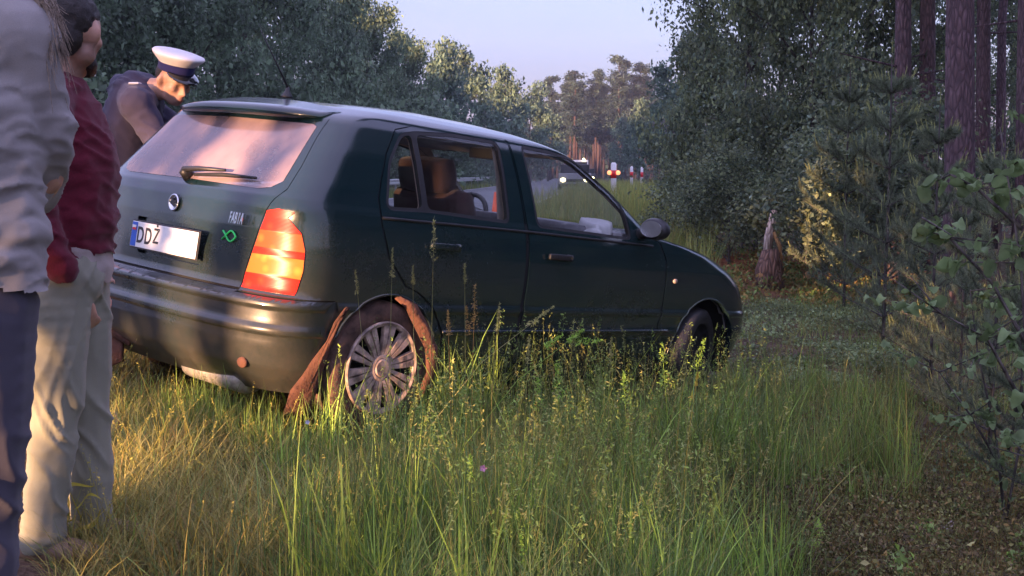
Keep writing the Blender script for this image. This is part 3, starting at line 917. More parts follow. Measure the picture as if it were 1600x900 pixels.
# underside: silencer, floor pan
bm = bmesh.new()
bm_tube(bm, [(.20, -.52, .20), (.20, -.50, .20), (.20, -.12, .20), (.20, -.10, .20)], [.05, .085, .085, .05], 18)
for v in bm.verts: v.co.z = .20 + (v.co.z - .20) * .7
link('silencer', bm_mesh('silencer', bm, True), M['silencer'], car)
bm = bmesh.new(); bm_box(bm, (1.95, 0, .27), (3.5, 1.0, .06)); bm_box(bm, (1.95, 0, .25), (1.7, 1.40, .05)); bm_box(bm, (.50, 0, .40), (.5, 1.1, .04)); bevel_all(bm, .01, 1)
link('floor_pan', bm_mesh('floor_pan', bm), M['gap'], car)
# wheel wells
for cx, r in ((WX, AR + .015), (FX, FAR + .015)):
    for sd in (-1, 1):
        bm = bmesh.new()
        pr = [(cx + r * math.cos(a), WZc + r * math.sin(a)) for a in np.linspace(-.35, PI + .35, 26)]
        a1 = [bm.verts.new((x, sd * .79, z)) for x, z in pr]; a2 = [bm.verts.new((x, sd * .46, z)) for x, z in pr]
        for i in range(25): bm.faces.new((a1[i], a1[i + 1], a2[i + 1], a2[i]))
        bm.faces.new(a2)
        link('wheel_well', bm_mesh('wheel_well', bm, True), M['gap'], car)
# arch lip
for cx, r in ((WX, AR), (FX, FAR)):
    for sd in (-1, 1):
        pts = []
        for x, z in circ(cx, WZc, r + .004, -5, 185, 30):
            s0, z0 = S_xz(x, z); p = surf(np.array([s0]), np.array([z0]))[0]; pts.append((p[0], sd * (abs(p[1]) - .001), p[2]))
        tube_obj('arch_lip', pts, .006, M['paint'], car, 6)

# torn, mud caked arch liner pieces beside the rear wheel, and the torn bumper corner on the far side
def ribbon(name, path, widths, wdir, thick, mat, parent):
    bm = bmesh.new(); rows = []
    wd = Vector(wdir).normalized()
    n = len(path)
    for i, p in enumerate(path):
        p = Vector(p); d = (Vector(path[min(i + 1, n - 1)]) - Vector(path[max(i - 1, 0)])).normalized()
        nn = d.cross(wd).normalized() * thick * .5
        w = widths[i] * .5
        j = .012 * math.sin(i * 2.1)
        rows.append([bm.verts.new(p + wd * (-w + j) + nn), bm.verts.new(p + nn * 1.6), bm.verts.new(p + wd * (w + j) + nn), bm.verts.new(p + wd * (w + j) - nn), bm.verts.new(p - nn * .4), bm.verts.new(p + wd * (-w + j) - nn)])
    for a, b in zip(rows, rows[1:]):
        for k in range(6): bm.faces.new((a[k], a[(k + 1) % 6], b[(k + 1) % 6], b[k]))
    bm.faces.new(rows[0][::-1]); bm.faces.new(rows[-1])
    bmesh.ops.recalc_face_normals(bm, faces=bm.faces)
    return link(name, bm_mesh(name, bm, True), mat, parent)
ribbon('torn_liner', [(.700, -.81, .610), (.765, -.825, .570), (.845, -.85, .490), (.895, -.865, .390), (.915, -.855, .28), (.91, -.82, .14)], [.03, .055, .060, .055, .055, .045], (.75, -.35, .30), .014, M['brown_liner'], car)
def flap():
    R_ = [(.410, .56), (.385, .505), (.358, .43), (.348, .35), (.345, .26), (.35, .17), (.345, .09)]
    L_ = [(.398, .56), (.358, .50), (.322, .42), (.288, .335), (.255, .27), (.225, .205), (.23, .10)]
    rows = []
    bm = bmesh.new(); nc = 7
    for k, ((xr, zr), (xl, zl)) in enumerate(zip(R_, L_)):
        row = []
        for c in range(nc):
            q = c / (nc - 1); x = xl + (xr - xl) * q + (random.uniform(-.014, .014) if c == 0 else 0); z = zl + (zr - zl) * q + (.012 * math.sin(c * 2.3 + k) if 0 < c < nc - 1 else 0)
            s0, z0 = S_xz(max(x, .12), max(z, .27)); p = surf(np.array([s0]), np.array([z0]))[0]
            y = p[1] - .012 - .010 * math.sin(q * PI) - .006 * math.sin(c * 1.9 + k * 1.3) + (.05 * (.27 - z) / .2 if z < .27 else 0)
            row.append(bm.verts.new((x, y, z)))
        rows.append(row)
    for a, b in zip(rows, rows[1:]):
        for c in range(nc - 1): bm.faces.new((a[c], a[c + 1], b[c + 1], b[c]))
    r_ = bmesh.ops.extrude_face_region(bm, geom=list(bm.faces))
    bmesh.ops.translate(bm, vec=(0, .004, 0), verts=[v for v in r_['geom'] if isinstance(v, bmesh.types.BMVert)])
    bmesh.ops.recalc_face_normals(bm, faces=bm.faces)
    return link('torn_liner', bm_mesh('torn_liner', bm, True), M['brown_liner'], car)
flap()
ribbon('torn_bumper_corner', [(.02, .80, .26), (.03, .72, .21), (.05, .60, .185), (.06, .46, .17), (.08, .30, .17)], [.12, .20, .24, .20, .08], (.05, .25, 1), .016, M['brown_liner'], car)
ribbon('torn_liner', [(.05, .60, .32), (.06, .42, .28), (.08, .25, .25)], [.05, .08, .04], (.1, .2, 1), .012, M['brown_liner'], car)

# ---- wheels
def make_wheel(cx, sd, steer=0.0, capped=True):
    tm = M['tyre'] if capped else M['rubber']
    wh = empty('wheel', (cx, sd * .72, .295), steer, car)
    f = sd            # outside along y
    bm = bmesh.new()
    bm_lathe(bm, [(.200, -.075), (.215, -.085), (.268, -.085), (.286, -.070), (.292, -.03), (.292, .03), (.286, .070), (.268, .086), (.235, .092), (.215, .088), (.200, .075)], 'y', 48)
    if f < 0: bmesh.ops.scale(bm, vec=(1, 1, 1), verts=bm.verts)
    bmesh.ops.recalc_face_normals(bm, faces=bm.faces)
    link('tyre', bm_mesh('tyre', bm, True), tm, wh)
    bm = bmesh.new()
    bm_lathe(bm, [(.0, f * .035), (.07, f * .03), (.12, f * .02), (.17, f * .028), (.196, f * .055), (.203, f * .078), (.203, -f * .075)], 'y', 36)
    bmesh.ops.recalc_face_normals(bm, faces=bm.faces)
    link('rim', bm_mesh('rim', bm, True), M['gap'], wh)
    if not capped: return wh
    # hubcap: outer ring, dish, ten double spokes
    bm = bmesh.new()
    bm_lathe(bm, [(.205, f * .078), (.207, f * .088), (.200, f * .094), (.186, f * .088), (.182, f * .076), (.205, f * .074)], 'y', 48)
    bm_lathe(bm, [(0, f * .092), (.035, f * .092), (.042, f * .086), (.046, f * .088), (.056, f * .086), (.064, f * .078), (.066, f * .058)], 'y', 32)
    for k in range(10):
        a = 2 * PI * k / 10 + .2
        for off in (-1, 1):
            wi, wo = .0085, .0175
            oi, oo = off * .0095, off * .0205
            p = []
            for r, w, o, h in ((.055, wi, oi, .084), (.12, (wi + wo) / 2, (oi + oo) / 2, .090), (.19, wo, oo, .089)):
                for ww, hh in ((-w, h - .018), (-w * .85, h), (w * .85, h), (w, h - .018)):
                    rr = r; t = o + ww
                    p.append(bm.verts.new((rr * math.cos(a) - t * math.sin(a), f * hh, rr * math.sin(a) + t * math.cos(a))))
            for i in range(2):
                for q in range(3):
                    bm.faces.new((p[i * 4 + q], p[i * 4 + q + 1], p[i * 4 + 5 + q], p[i * 4 + 4 + q]))
    bmesh.ops.recalc_face_normals(bm, faces=bm.faces)
    link('hubcap', bm_mesh('hubcap', bm), M['hubcap'], wh)
    return wh
make_wheel(WX, -1); make_wheel(WX, 1); make_wheel(FX - .03, -1, math.radians(14), False); make_wheel(FX - .03, 1, math.radians(14), False)

# ---- inside
def cushion(bm, c, s, rx=0.0, ry=0.0):
    b2 = bmesh.new(); bmesh.ops.create_cube(b2, size=1.0)
    bmesh.ops.subdivide_edges(b2, edges=b2.edges, cuts=5, use_grid_fill=True)
    for v in b2.verts:
        p = v.co * 2
        v.co.x = .5 * p.x * (1 - .10 * (p.y ** 2 + p.z ** 2) * .7); v.co.y = .5 * p.y * (1 - .10 * (p.x ** 2 + p.z ** 2) * .7); v.co.z = .5 * p.z * (1 - .10 * (p.y ** 2 + p.x ** 2) * .7)
    bmesh.ops.transform(b2, matrix=Matrix.Translation(c) @ Matrix.Rotation(ry, 4, 'Y') @ Matrix.Diagonal((*s, 1)), verts=b2.verts)
    me = bm_mesh('t', b2); bm.from_mesh(me); bpy.data.meshes.remove(me)
for sd in (-1, 1):
    y = sd * .36
    st = empty('front_seat', (0, 0, 0), 0, car)
    bm = bmesh.new(); cushion(bm, (1.75, y, .52), (.52, .50, .18)); link('cushion', bm_mesh('cushion', bm, True), M['seat'], st)
    bm = bmesh.new(); cushion(bm, (1.38, y, .80), (.15, .50, .66), ry=-.32); link('backrest', bm_mesh('backrest', bm, True), M['seat'], st)
    bm = bmesh.new(); cushion(bm, (1.24, y, 1.165), (.12, .32, .17), ry=-.25); bm_tube(bm, [(1.28, y - .08, 1.05), (1.25, y - .08, 1.18)], .008, 6); bm_tube(bm, [(1.28, y + .08, 1.05), (1.25, y + .08, 1.18)], .008, 6)
    link('headrest', bm_mesh('headrest', bm, True), M['seat'], st)
    # belt from the B pillar
    ribbon('seat_belt', [(1.44, sd * .60, 1.34), (1.46, sd * .625, 1.2), (1.49, sd * .66, 1.0), (1.50, sd * .68, .8)], [.045] * 4, (1, 0, .15), .003, M['belt'], car)
bm = bmesh.new(); cushion(bm, (.95, 0, .50), (.50, 1.30, .18)); rs = link('rear_seat', bm_mesh('rear_seat', bm, True), M['seat'], car)
bm = bmesh.new(); cushion(bm, (.62, 0, .74), (.14, 1.28, .56), ry=-.30); link('backrest', bm_mesh('backrest', bm, True), M['seat'], rs)
for y in (-.36, .36):
    bm = bmesh.new(); cushion(bm, (.50, y, 1.09), (.09, .27, .15), ry=-.25); link('headrest', bm_mesh('headrest', bm, True), M['seat'], rs)
bm = bmesh.new(); bm_box(bm, (.33, 0, .955), (.40, 1.16, .02)); bevel_all(bm, .006, 1); link('parcel_shelf', bm_mesh('parcel_shelf', bm), M['dash'], car)
bm = bmesh.new(); cushion(bm, (2.62, 0, .86), (.52, 1.40, .26)); cushion(bm, (2.36, 0, .90), (.34, 1.34, .23)); ds = link('dashboard', bm_mesh('dashboard', bm, True), M['dash'], car)
bm = bmesh.new()
Rm = Matrix.Translation((2.27, .36, .94)) @ Matrix.Rotation(math.radians(-65), 4, 'Y')
ring = [Rm @ Vector((.18 * math.cos(a), .18 * math.sin(a), 0)) for a in np.linspace(0, 2 * PI, 33)]
bm_tube(bm, ring, .015, 8)
for a in (0, 2.1, 4.2): bm_tube(bm, [Rm @ Vector((0, 0, -.02)), Rm @ Vector((.18 * math.cos(a), .18 * math.sin(a), 0))], [.03, .012], 8)
link('steering_wheel', bm_mesh('steering_wheel', bm, True), M['black'], car)
# burst airbag hanging from the passenger side of the dashboard
bm = bmesh.new(); cushion(bm, (2.30, -.62, .985), (.13, .16, .10)); cushion(bm, (2.25, -.65, .93), (.10, .12, .12))
for v in bm.verts: v.co += Vector((.012 * math.sin(v.co.y * 40), .01 * math.sin(v.co.x * 50), .015 * math.sin(v.co.x * 31 + v.co.y * 23)))
link('burst_airbag', bm_mesh('burst_airbag', bm, True), M['airbag'], car)
bm = bmesh.new(); bm_box(bm, (2.02, 0, 1.335), (.03, .22, .06)); bevel_all(bm, .01, 2); link('inside_mirror', bm_mesh('inside_mirror', bm), M['black'], car)

# ================================================================ THE SETTING
def road_u(x, y): return x - road_edge_x(y)

def mat_ground():
    m, nt, b = new_mat('forest_floor')
    tc = N(nt, 'ShaderNodeTexCoord')
    n1 = N(nt, 'ShaderNodeTexNoise', Scale=0.9, Detail=6.0); n2 = N(nt, 'ShaderNodeTexNoise', Scale=14.0, Detail=8.0, Roughness=0.7); n3 = N(nt, 'ShaderNodeTexVoronoi', Scale=60.0)
    for n in (n1, n2, n3): nt.links.new(tc.outputs['Object'], n.inputs['Vector'])
    r1 = ramp(nt, [(0.30, (0.085, 0.066, 0.042)), (0.45, (0.115, 0.100, 0.055)), (0.58, (0.150, 0.105, 0.072)), (0.72, (0.100, 0.068, 0.056))])
    nt.links.new(n1.outputs['Fac'], r1.inputs['Fac'])
    r2 = ramp(nt, [(0.3, 0.45), (0.7, 1.45)]); nt.links.new(n2.outputs['Fac'], r2.inputs['Fac'])
    mx = N(nt, 'ShaderNodeMix', data_type='RGBA', blend_type='MULTIPLY'); mx.inputs['Factor'].default_value = 1
    nt.links.new(r1.outputs['Color'], mx.inputs['A']); nt.links.new(r2.outputs['Color'], mx.inputs['B'])
    at = N(nt, 'ShaderNodeAttribute', attribute_name='tint')
    m2 = N(nt, 'ShaderNodeMix', data_type='RGBA', blend_type='MULTIPLY'); m2.inputs['Factor'].default_value = 1
    nt.links.new(mx.outputs['Result'], m2.inputs['A']); nt.links.new(at.outputs['Color'], m2.inputs['B'])
    nt.links.new(m2.outputs['Result'], b.inputs['Base Color']); b.inputs['Roughness'].default_value = 1.0
    b.inputs['Specular IOR Level'].default_value = 0.1
    ad = N(nt, 'ShaderNodeMath', operation='MULTIPLY_ADD'); nt.links.new(n3.outputs['Distance'], ad.inputs[0]); ad.inputs[1].default_value = .5; nt.links.new(n2.outputs['Fac'], ad.inputs[2])
    bp = N(nt, 'ShaderNodeBump', Strength=0.9, Distance=0.05); nt.links.new(ad.outputs[0], bp.inputs['Height']); nt.links.new(bp.outputs['Normal'], b.inputs['Normal'])
    return m

def sheet(fx, xs, ys):
    X, Y = np.meshgrid(xs, ys); Z = fx(X, Y)
    nx, ny = len(xs), len(ys)
    V = np.stack([X, Y, Z], -1).reshape(-1, 3)
    i = (np.arange(ny - 1)[:, None] * nx + np.arange(nx - 1)).ravel()
    return V, np.stack([i, i + 1, i + nx + 1, i + nx], 1)
xs = np.unique(np.concatenate([np.linspace(-320, -60, 12), np.linspace(-60, -14, 24), np.linspace(-14, 14, 141), np.linspace(14, 60, 24), np.linspace(60, 320, 12)]))
ys = np.unique(np.concatenate([np.linspace(-78, -60, 4), np.linspace(-60, -4, 20), np.linspace(-4, 30, 171), np.linspace(30, 90, 60), np.linspace(90, 300, 50), np.linspace(300, 640, 12)]))
def gz(x, y):
    return ground(x, y) - 0.03 * ((road_u(x, y) > -6.15) & (road_u(x, y) < .15))
V, Fq = sheet(gz, xs, ys)
# soil patches: bare reddish bank by the bushes, rusty soil under the car's back, dark heath lower right
gx, gy = V[:, 0], V[:, 1]
t = np.ones((len(V), 3))
def patch(cx, cy, rx, ry, col):
    w = np.exp(-(((gx - cx) / rx) ** 2 + ((gy - cy) / ry) ** 2) ** 1.5)[:, None] * (0.6 + .8 * fbm(gx * 1.7, gy * 1.7, 5)[:, None]); w = np.clip(w, 0, 1)
    t[:] = t * (1 - w) + np.array(col) * w
patch(3.8, 15.5, 2.4, 2.0, (2.6, 1.5, 1.1)); patch(-1.2, 5.2, .9, .8, (1.9, 1.0, .7)); patch(1.9, 3.6, 1.0, 1.0, (.75, .6, .7)); patch(-1.0, 4.2, .9, .7, (2.4, 1.7, 1.0))
me = np_mesh('ground', V, Fq, smooth=True, tint=t)
tag(link('ground', me, mat_ground()), 'uneven forest verge of grass, moss and bare soil', kind='structure')

def mat_asphalt():
    m, nt, b = new_mat('asphalt')
    tc = N(nt, 'ShaderNodeTexCoord')
    n1 = N(nt, 'ShaderNodeTexNoise', Scale=120.0, Detail=4.0); n2 = N(nt, 'ShaderNodeTexNoise', Scale=0.6, Detail=6.0)
    for n in (n1, n2): nt.links.new(tc.outputs['Object'], n.inputs['Vector'])
    r = ramp(nt, [(0.3, (0.07, 0.07, 0.075)), (0.7, (0.13, 0.13, 0.14))]); nt.links.new(n2.outputs['Fac'], r.inputs['Fac'])
    r2 = ramp(nt, [(0.3, 0.75), (0.7, 1.25)]); nt.links.new(n1.outputs['Fac'], r2.inputs['Fac'])
    mx = N(nt, 'ShaderNodeMix', data_type='RGBA', blend_type='MULTIPLY'); mx.inputs['Factor'].default_value = 1
    nt.links.new(r.outputs['Color'], mx.inputs['A']); nt.links.new(r2.outputs['Color'], mx.inputs['B'])
    nt.links.new(mx.outputs['Result'], b.inputs['Base Color']); b.inputs['Roughness'].default_value = 0.6
    bp = N(nt, 'ShaderNodeBump', Strength=0.4, Distance=0.01); nt.links.new(n1.outputs['Fac'], bp.inputs['Height']); nt.links.new(bp.outputs['Normal'], b.inputs['Normal'])
    return m
ry = np.unique(np.concatenate([np.linspace(-30, 60, 60), np.linspace(60, 240, 60)]))
def road_strip(name, u0, u1, dz, mat, nseg=6):
    us = np.linspace(u0, u1, nseg)
    V = np.array([(road_edge_x(y) + u, y, .385 + .05 * (1 - ((u + 3) / 3) ** 2) + np.clip((y - 14) / 14, 0, 1) * 0.42 * math.exp(-((u - 4.5) / 2.6) ** 2) + dz) for y in ry for u in us])
    n = nseg; i = (np.arange(len(ry) - 1)[:, None] * n + np.arange(n - 1)).ravel()
    return link(name, np_mesh(name, V, np.stack([i, i + 1, i + n + 1, i + n], 1), smooth=True), mat)
tag(road_strip('road', -6.0, 0.0, 0.0, mat_asphalt(), 13), 'grey asphalt road running off into the forest', kind='structure')
PAINTW = mat_plain('worn_road_paint', (0.62, 0.62, 0.60), 0.7, var=0.25, scale=5)
tag(road_strip('road_marking', -0.35, -0.22, 0.005, PAINTW, 2), 'worn white edge line of the road', kind='structure')
tag(road_strip('road_marking', -5.78, -5.65, 0.005, PAINTW, 2), 'white line along the far edge of the road', kind='structure')

# ---------------------------------------------------------------- foliage clouds
def rot_basis(n):
    """n random orthonormal pairs"""
    a = RNG.normal(size=(n, 3)); a /= np.linalg.norm(a, axis=1, keepdims=True)
    b = RNG.normal(size=(n, 3)); b -= a * (a * b).sum(1, keepdims=True); b /= np.linalg.norm(b, axis=1, keepdims=True)
    return a, b

def leaves(P, size, aspect=0.6, tint=None, flat=0.0, jitter=0.35):
    """one folded rhombus of two triangles for each point of P"""
    n = len(P); a, b = rot_basis(n)
    if flat: a[:, 2] *= (1 - flat); a /= np.linalg.norm(a, axis=1, keepdims=True)
    s = (size * (1 + jitter * RNG.normal(size=n)).clip(.4, 2))[:, None]
    c = np.cross(a, b)
    p0 = P - a * s * .5; p2 = P + a * s * .5
    p1 = P + b * s * aspect * .5 + c * s * .12; p3 = P - b * s * aspect * .5 + c * s * .12
    V = np.stack([p0, p1, p2, p3], 1).reshape(-1, 3)
    i = np.arange(n)[:, None] * 4
    Fc = np.concatenate([i + [0, 1, 2], i + [0, 2, 3]])
    if tint is None: tint = np.clip(1 + .28 * RNG.normal(size=n), .35, 1.9)
    tint = np.asarray(tint)
    return V, Fc, np.repeat(tint, 4, 0)

def needles(P, D, ln, w, tint=None):
    """thin needle triangles from P along D"""
    n = len(P); a, b = rot_basis(n)
    side = np.cross(D, a); side /= np.maximum(np.linalg.norm(side, axis=1, keepdims=True), 1e-6)
    V = np.stack([P - side * w, P + side * w, P + D * ln[:, None]], 1).reshape(-1, 3)
    Fc = np.arange(n * 3).reshape(-1, 3)
    if tint is None: tint = np.clip(1 + .25 * RNG.normal(size=n), .4, 1.8)
    return V, Fc, np.repeat(tint, 3, 0)

def merge(parts):
    V, Fc, T = [], [], []; o = 0
    for v, f, t in parts:
        t = np.asarray(t); 
        if t.ndim == 1: t = np.repeat(t[:, None], 3, 1)
        V.append(v); Fc.append(f + o); T.append(t); o += len(v)
    return np.concatenate(V), np.concatenate(Fc), np.concatenate(T)

def branching(base, height, spread, n1=9, n2=7, rng=random, low=.25, rad=.16, lean=.0, droop=0.0):
    """trunk and limbs as tubes; returns arrays and twig ends"""
    bm = bmesh.new(); tips = []
    pts = [Vector((0, 0, 0))]; 
    k = 7
    for i in range(1, k + 1):
        pts.append(Vector((lean * height * i / k + rng.uniform(-.03, .03) * height * .5, rng.uniform(-.03, .03) * height * .5, height * i / k)))
    bm_tube(bm, pts, [rad * (1.25 if i == 0 else 1) * (1 - .85 * i / k) for i in range(k + 1)], 8)
    for i in range(n1):
        f = low + (1 - low) * (i + rng.random()) / n1
        q = f * k; a = int(min(q, k - 1)); p = pts[a].lerp(pts[a + 1], q - a)
        az = i * 2.4 + rng.uniform(-.5, .5)
        L = spread * (1.0 - .55 * abs(f - .45)) * rng.uniform(.7, 1.1) * (1.15 - .6 * f)
        d = Vector((math.cos(az), math.sin(az), rng.uniform(.15, .8) - droop))
        e = p + d * L; m = p.lerp(e, .5) + Vector((0, 0, .08 * L))
        r0 = rad * (1 - .8 * f) * .5
        bm_tube(bm, [p, m, e], [r0, r0 * .6, r0 * .2], 5)
        tips.append(e)
        for j in range(n2):
            g = rng.uniform(.3, 1); s = p.lerp(e, g)
            d2 = (d + Vector((rng.uniform(-1, 1), rng.uniform(-1, 1), rng.uniform(-.6, .9)))).normalized()
            e2 = s + d2 * L * rng.uniform(.25, .55)
            bm_tube(bm, [s, e2], [r0 * .3, r0 * .08], 4, False)
            tips.append(e2); tips.append(s.lerp(e2, .5))
    tips.append(pts[-1])
    return bm, np.array([tuple(t) for t in tips])

def crown_cloud(tips, n, clump, size, aspect=.65, flat=.0, shade=.35, hues=None):
    k = RNG.integers(0, len(tips), n)
    g = RNG.normal(size=(n, 3)); g /= np.linalg.norm(g, axis=1, keepdims=True)
    r = RNG.random(n) ** .45
    per = (.55 + .9 * RNG.random(len(tips)))[k]
    P = tips[k] + g * (r * clump * per)[:, None] * [1, 1, .75]
    # each clump has its own leaf shade (young, old, yellowing), each leaf varies round it
    ct = np.clip(1 + .22 * RNG.normal(size=len(tips)), .5, 1.6)[k] * np.clip(1 + .25 * RNG.normal(size=n), .4, 1.8)
    tint = np.repeat(ct[:, None], 3, 1)
    if hues is not None: tint = tint * hues[RNG.integers(0, len(hues), n)]
    return leaves(P, size, aspect, tint, flat)

LEAF = {
    'decid': mat_leaf('dusk_green_leaves', (0.140, 0.205, 0.125), nscale=.5),
    'far': mat_leaf('far_green_leaves', (0.115, 0.180, 0.130), nscale=.4),
    'birch': mat_leaf('birch_leaves', (0.175, 0.220, 0.140), nscale=1.0),
    'pine': mat_leaf('pine_needles', (0.032, 0.058, 0.058), nscale=.6, trans=.2),
    'youngpine': mat_leaf('young_pine_needles', (0.165, 0.205, 0.125), nscale=3, trans=.4),
    'near': mat_leaf('near_leaves', (0.23, 0.33, 0.14), nscale=9, trans=.4),
}
BARK = mat_bark('grey_bark', (0.03, 0.026, 0.024), (0.14, 0.12, 0.11))
PBARK = mat_bark('pine_bark', (0.05, 0.032, 0.038), (0.15, 0.095, 0.105), 9.0)
FBARK = mat_bark('far_pine_bark', (0.03, 0.018, 0.02), (0.08, 0.045, 0.045), 6.0)
BIRCHB = mat_bark('pale_bark', (0.12, 0.11, 0.10), (0.36, 0.34, 0.32), 3.0)

def tree_proto(seed, h, spread, rad, n, clump, size, mat, bark, n1=14, n2=8, low=.15, flat=0, aspect=.65, droop=0, hues=None):
    rg_ = random.Random(seed)
    bm, tips = branching(None, h, spread, n1, n2, rg_, low, rad, droop=droop)
    wood = bm_mesh('trunk', bm, True); wood.materials.append(bark)
    V, Fc, T = crown_cloud(tips, n, clump, size, aspect, flat, hues=hues)
    V[:, 2] = np.maximum(V[:, 2], .05)
    cr = np_mesh('crown', V, Fc, tint=T); cr.materials.append(mat)
    return wood, cr

def put_tree(name, proto, loc, s, rz, label, cat='tree', group=None, sz=None, tint=None):
    o = empty(name, loc, rz); o.scale = (s, s, sz or s)
    tag(o, label, cat, group)
    for nm, me in (('trunk', proto[0]), ('crown', proto[1])):
        link(nm, me, None, o)
    return o

# ---- the row of broadleaved trees along the far side of the road
PD = [tree_proto(s, 10, 3.6, .22, 24000, 1.15, .20, LEAF['decid'], BARK, 18, 9, .08) for s in (1, 2, 3)]
PF = [tree_proto(s, 10, 3.4, .2, 7000, 1.2, .34, LEAF['far'], BARK, 16, 8, .05) for s in (4, 5)]
def left_spot(px, Y): return (px - 800) / 1801.5 * Y
LEFT = [  # px, distance, top in the picture, half width in px, prototype, words
    (35, 24, -150, 170, 0, 'dense green tree in the top left corner behind the two men'),
    (140, 27, -150, 150, 1, 'dark green tree straight behind the dark haired head'),
    (228, 30, -120, 130, 2, 'dark green tree behind the white peaked cap'),
    (310, 33, -130, 120, 0, 'green tree just right of the white cap, above the rear window'),
    (385, 38, -110, 110, 1, 'green tree left of the roof aerial, rising out of the picture'),
    (455, 43, -90, 100, 2, 'green tree behind the roof aerial, rising out of the picture'),
    (520, 50, -60, 85, 0, 'tallest tree of the left row, its edge against open sky'),
    (575, 58, 20, 75, 1, 'rounded green tree stepping down from the tallest one of the left row'),
    (635, 66, 60, 62, 2, 'tree above the rear door window, two down from the tallest'),
    (690, 76, 78, 58, 0, 'loose crowned tree over the middle of the car roof'),
    (742, 88, 98, 52, 1, 'tree with a narrow upright top above the front door pillar'),
    (790, 100, 118, 48, 2, 'low rounded tree near the far end of the left row'),
    (828, 114, 140, 42, 0, 'second last tree of the left row, low and round'),
    (856, 130, 176, 34, 1, 'last and smallest tree of the left row, beside the dark pines'),
]
for i, (px, Y, ty, w, k, lb) in enumerate(LEFT):
    x = left_spot(px, Y); g0 = float(ground(x, Y)) - .1
    p = PD[k] if Y < 75 else PF[k % 2]
    h = CAM_Z + (272 - ty) / 1801.5 * Y - g0
    put_tree('broadleaf_tree', p, (x, Y, g0), w / 1801.5 * Y / 3.9, i * 1.7, lb, 'tree', 'broadleaved trees along the far side of the road', sz=h / 10.6)
# bushes at the foot of that row
PB = [tree_proto(s, 3.2, 2.2, .06, 5000, .8, .20, LEAF['decid'], BARK, 14, 6, .02) for s in (21, 22)]
for i in range(14):
    Y = 24 + i * 6.5; x = float(road_edge_x(Y)) - 9.0 - 1.5 * random.random()
    put_tree('roadside_bush', PB[i % 2], (x, Y, float(ground(x, Y)) - .1), .9 + .5 * random.random(), i * 2.1, 'green bush in the hedge at the foot of the left tree row', 'bush', 'bushes at the foot of the left tree row')

# ---- far pine forest where the road ends
def pine_proto(seed, h=16):
    rg_ = random.Random(seed); bm = bmesh.new()
    bm_tube(bm, [(0, 0, 0), (.1, 0, h * .5), (.05, .1, h)], [.20, .15, .04], 7)
    Ps = []
    for i in range(46):
        f = rg_.uniform(.42, 1.0); z = h * f; az = rg_.uniform(0, 2 * PI); L = 2.6 * (1.12 - f) ** .6 * rg_.uniform(.55, 1.1) + .25
        e = Vector((math.cos(az) * L, math.sin(az) * L, z + L * .22)); s = Vector((0, 0, z))
        bm_tube(bm, [s, e], [.04, .012], 4, False)
        for j in range(5): Ps.append(tuple(s.lerp(e, .35 + .16 * j)))
    tips = np.array(Ps)
    V, Fc, T = crown_cloud(tips, 6500, .62, .36, .35, .0)
    w = bm_mesh('trunk', bm, True); w.materials.append(FBARK)
    c = np_mesh('crown', V, Fc, tint=T); c.materials.append(LEAF['pine'])
    return w, c
PP = [pine_proto(s) for s in (31, 32, 33)]
for i in range(26):
    px = 862 + (i * 37) % 150 + random.uniform(-4, 4); Y = 165 + (i % 5) * 9 + random.uniform(-3, 3)
    x = left_spot(px, Y); h = 14.5 + random.uniform(-1.4, 1.6) + (1.2 if px > 960 else 0)
    put_tree('pine_tree', PP[i % 3], (x, Y, .3), .9 + .3 * random.random(), i, 'dark far pine with a bare reddish trunk closing the end of the road', 'tree', 'far pines closing the end of the road', sz=h / 16)
for i in range(40):
    px = 845 + (i * 53) % 190 + random.uniform(-4, 4); Y = 205 + (i % 4) * 12
    x = left_spot(px, Y); h = 13.5 + random.uniform(-1.4, 1.6) + (1.2 if px > 960 else 0)
    put_tree('pine_tree', PP[i % 3], (x, Y, .3), 1.0 + .3 * random.random(), i, 'dark far pine with a bare reddish trunk closing the end of the road', 'tree', 'far pines closing the end of the road', sz=h / 16)
# the depth of that forest, one dark mass behind the pines
n = 14000; px = RNG.uniform(770, 1090, n); Y = RNG.uniform(242, 275, n); hz = RNG.random(n) ** .9 * (12.0 + 2.0 * np.sin(px * .11) + 1.5 * np.sin(px * .043 + 1))
P = np.stack([(px - 800) / 1801.5 * Y, Y, .2 + hz], 1)
V, Fc, T = leaves(P, 1.5, .7, jitter=.3)
tag(link('far_forest', np_mesh('far_forest', V, Fc, tint=T), LEAF['pine']), 'dark depth of the forest behind the far pines', kind='stuff')
# greener trees before them on the right side of the road
for px, Y, ty, w, k, lb in [(1003, 100, 165, 32, 0, 'blue green tree behind the red and white road posts'), (1050, 62, 120, 55, 1, 'green tree at the left edge of the right hand wood, behind the long grass'), (972, 128, 190, 26, 1, 'small green tree standing before the far pines'), (1105, 50, 60, 80, 0, 'shadowy tree deep behind the right hand birches')]:
    x = left_spot(px, Y); g0 = float(ground(x, Y)) - .1
    h = CAM_Z + (272 - ty) / 1801.5 * Y - g0
    put_tree('broadleaf_tree', PF[k], (x, Y, g0), w / 1801.5 * Y / 3.7, px * .1, lb, 'tree', 'green trees on the right side of the road', sz=h / 10.6)

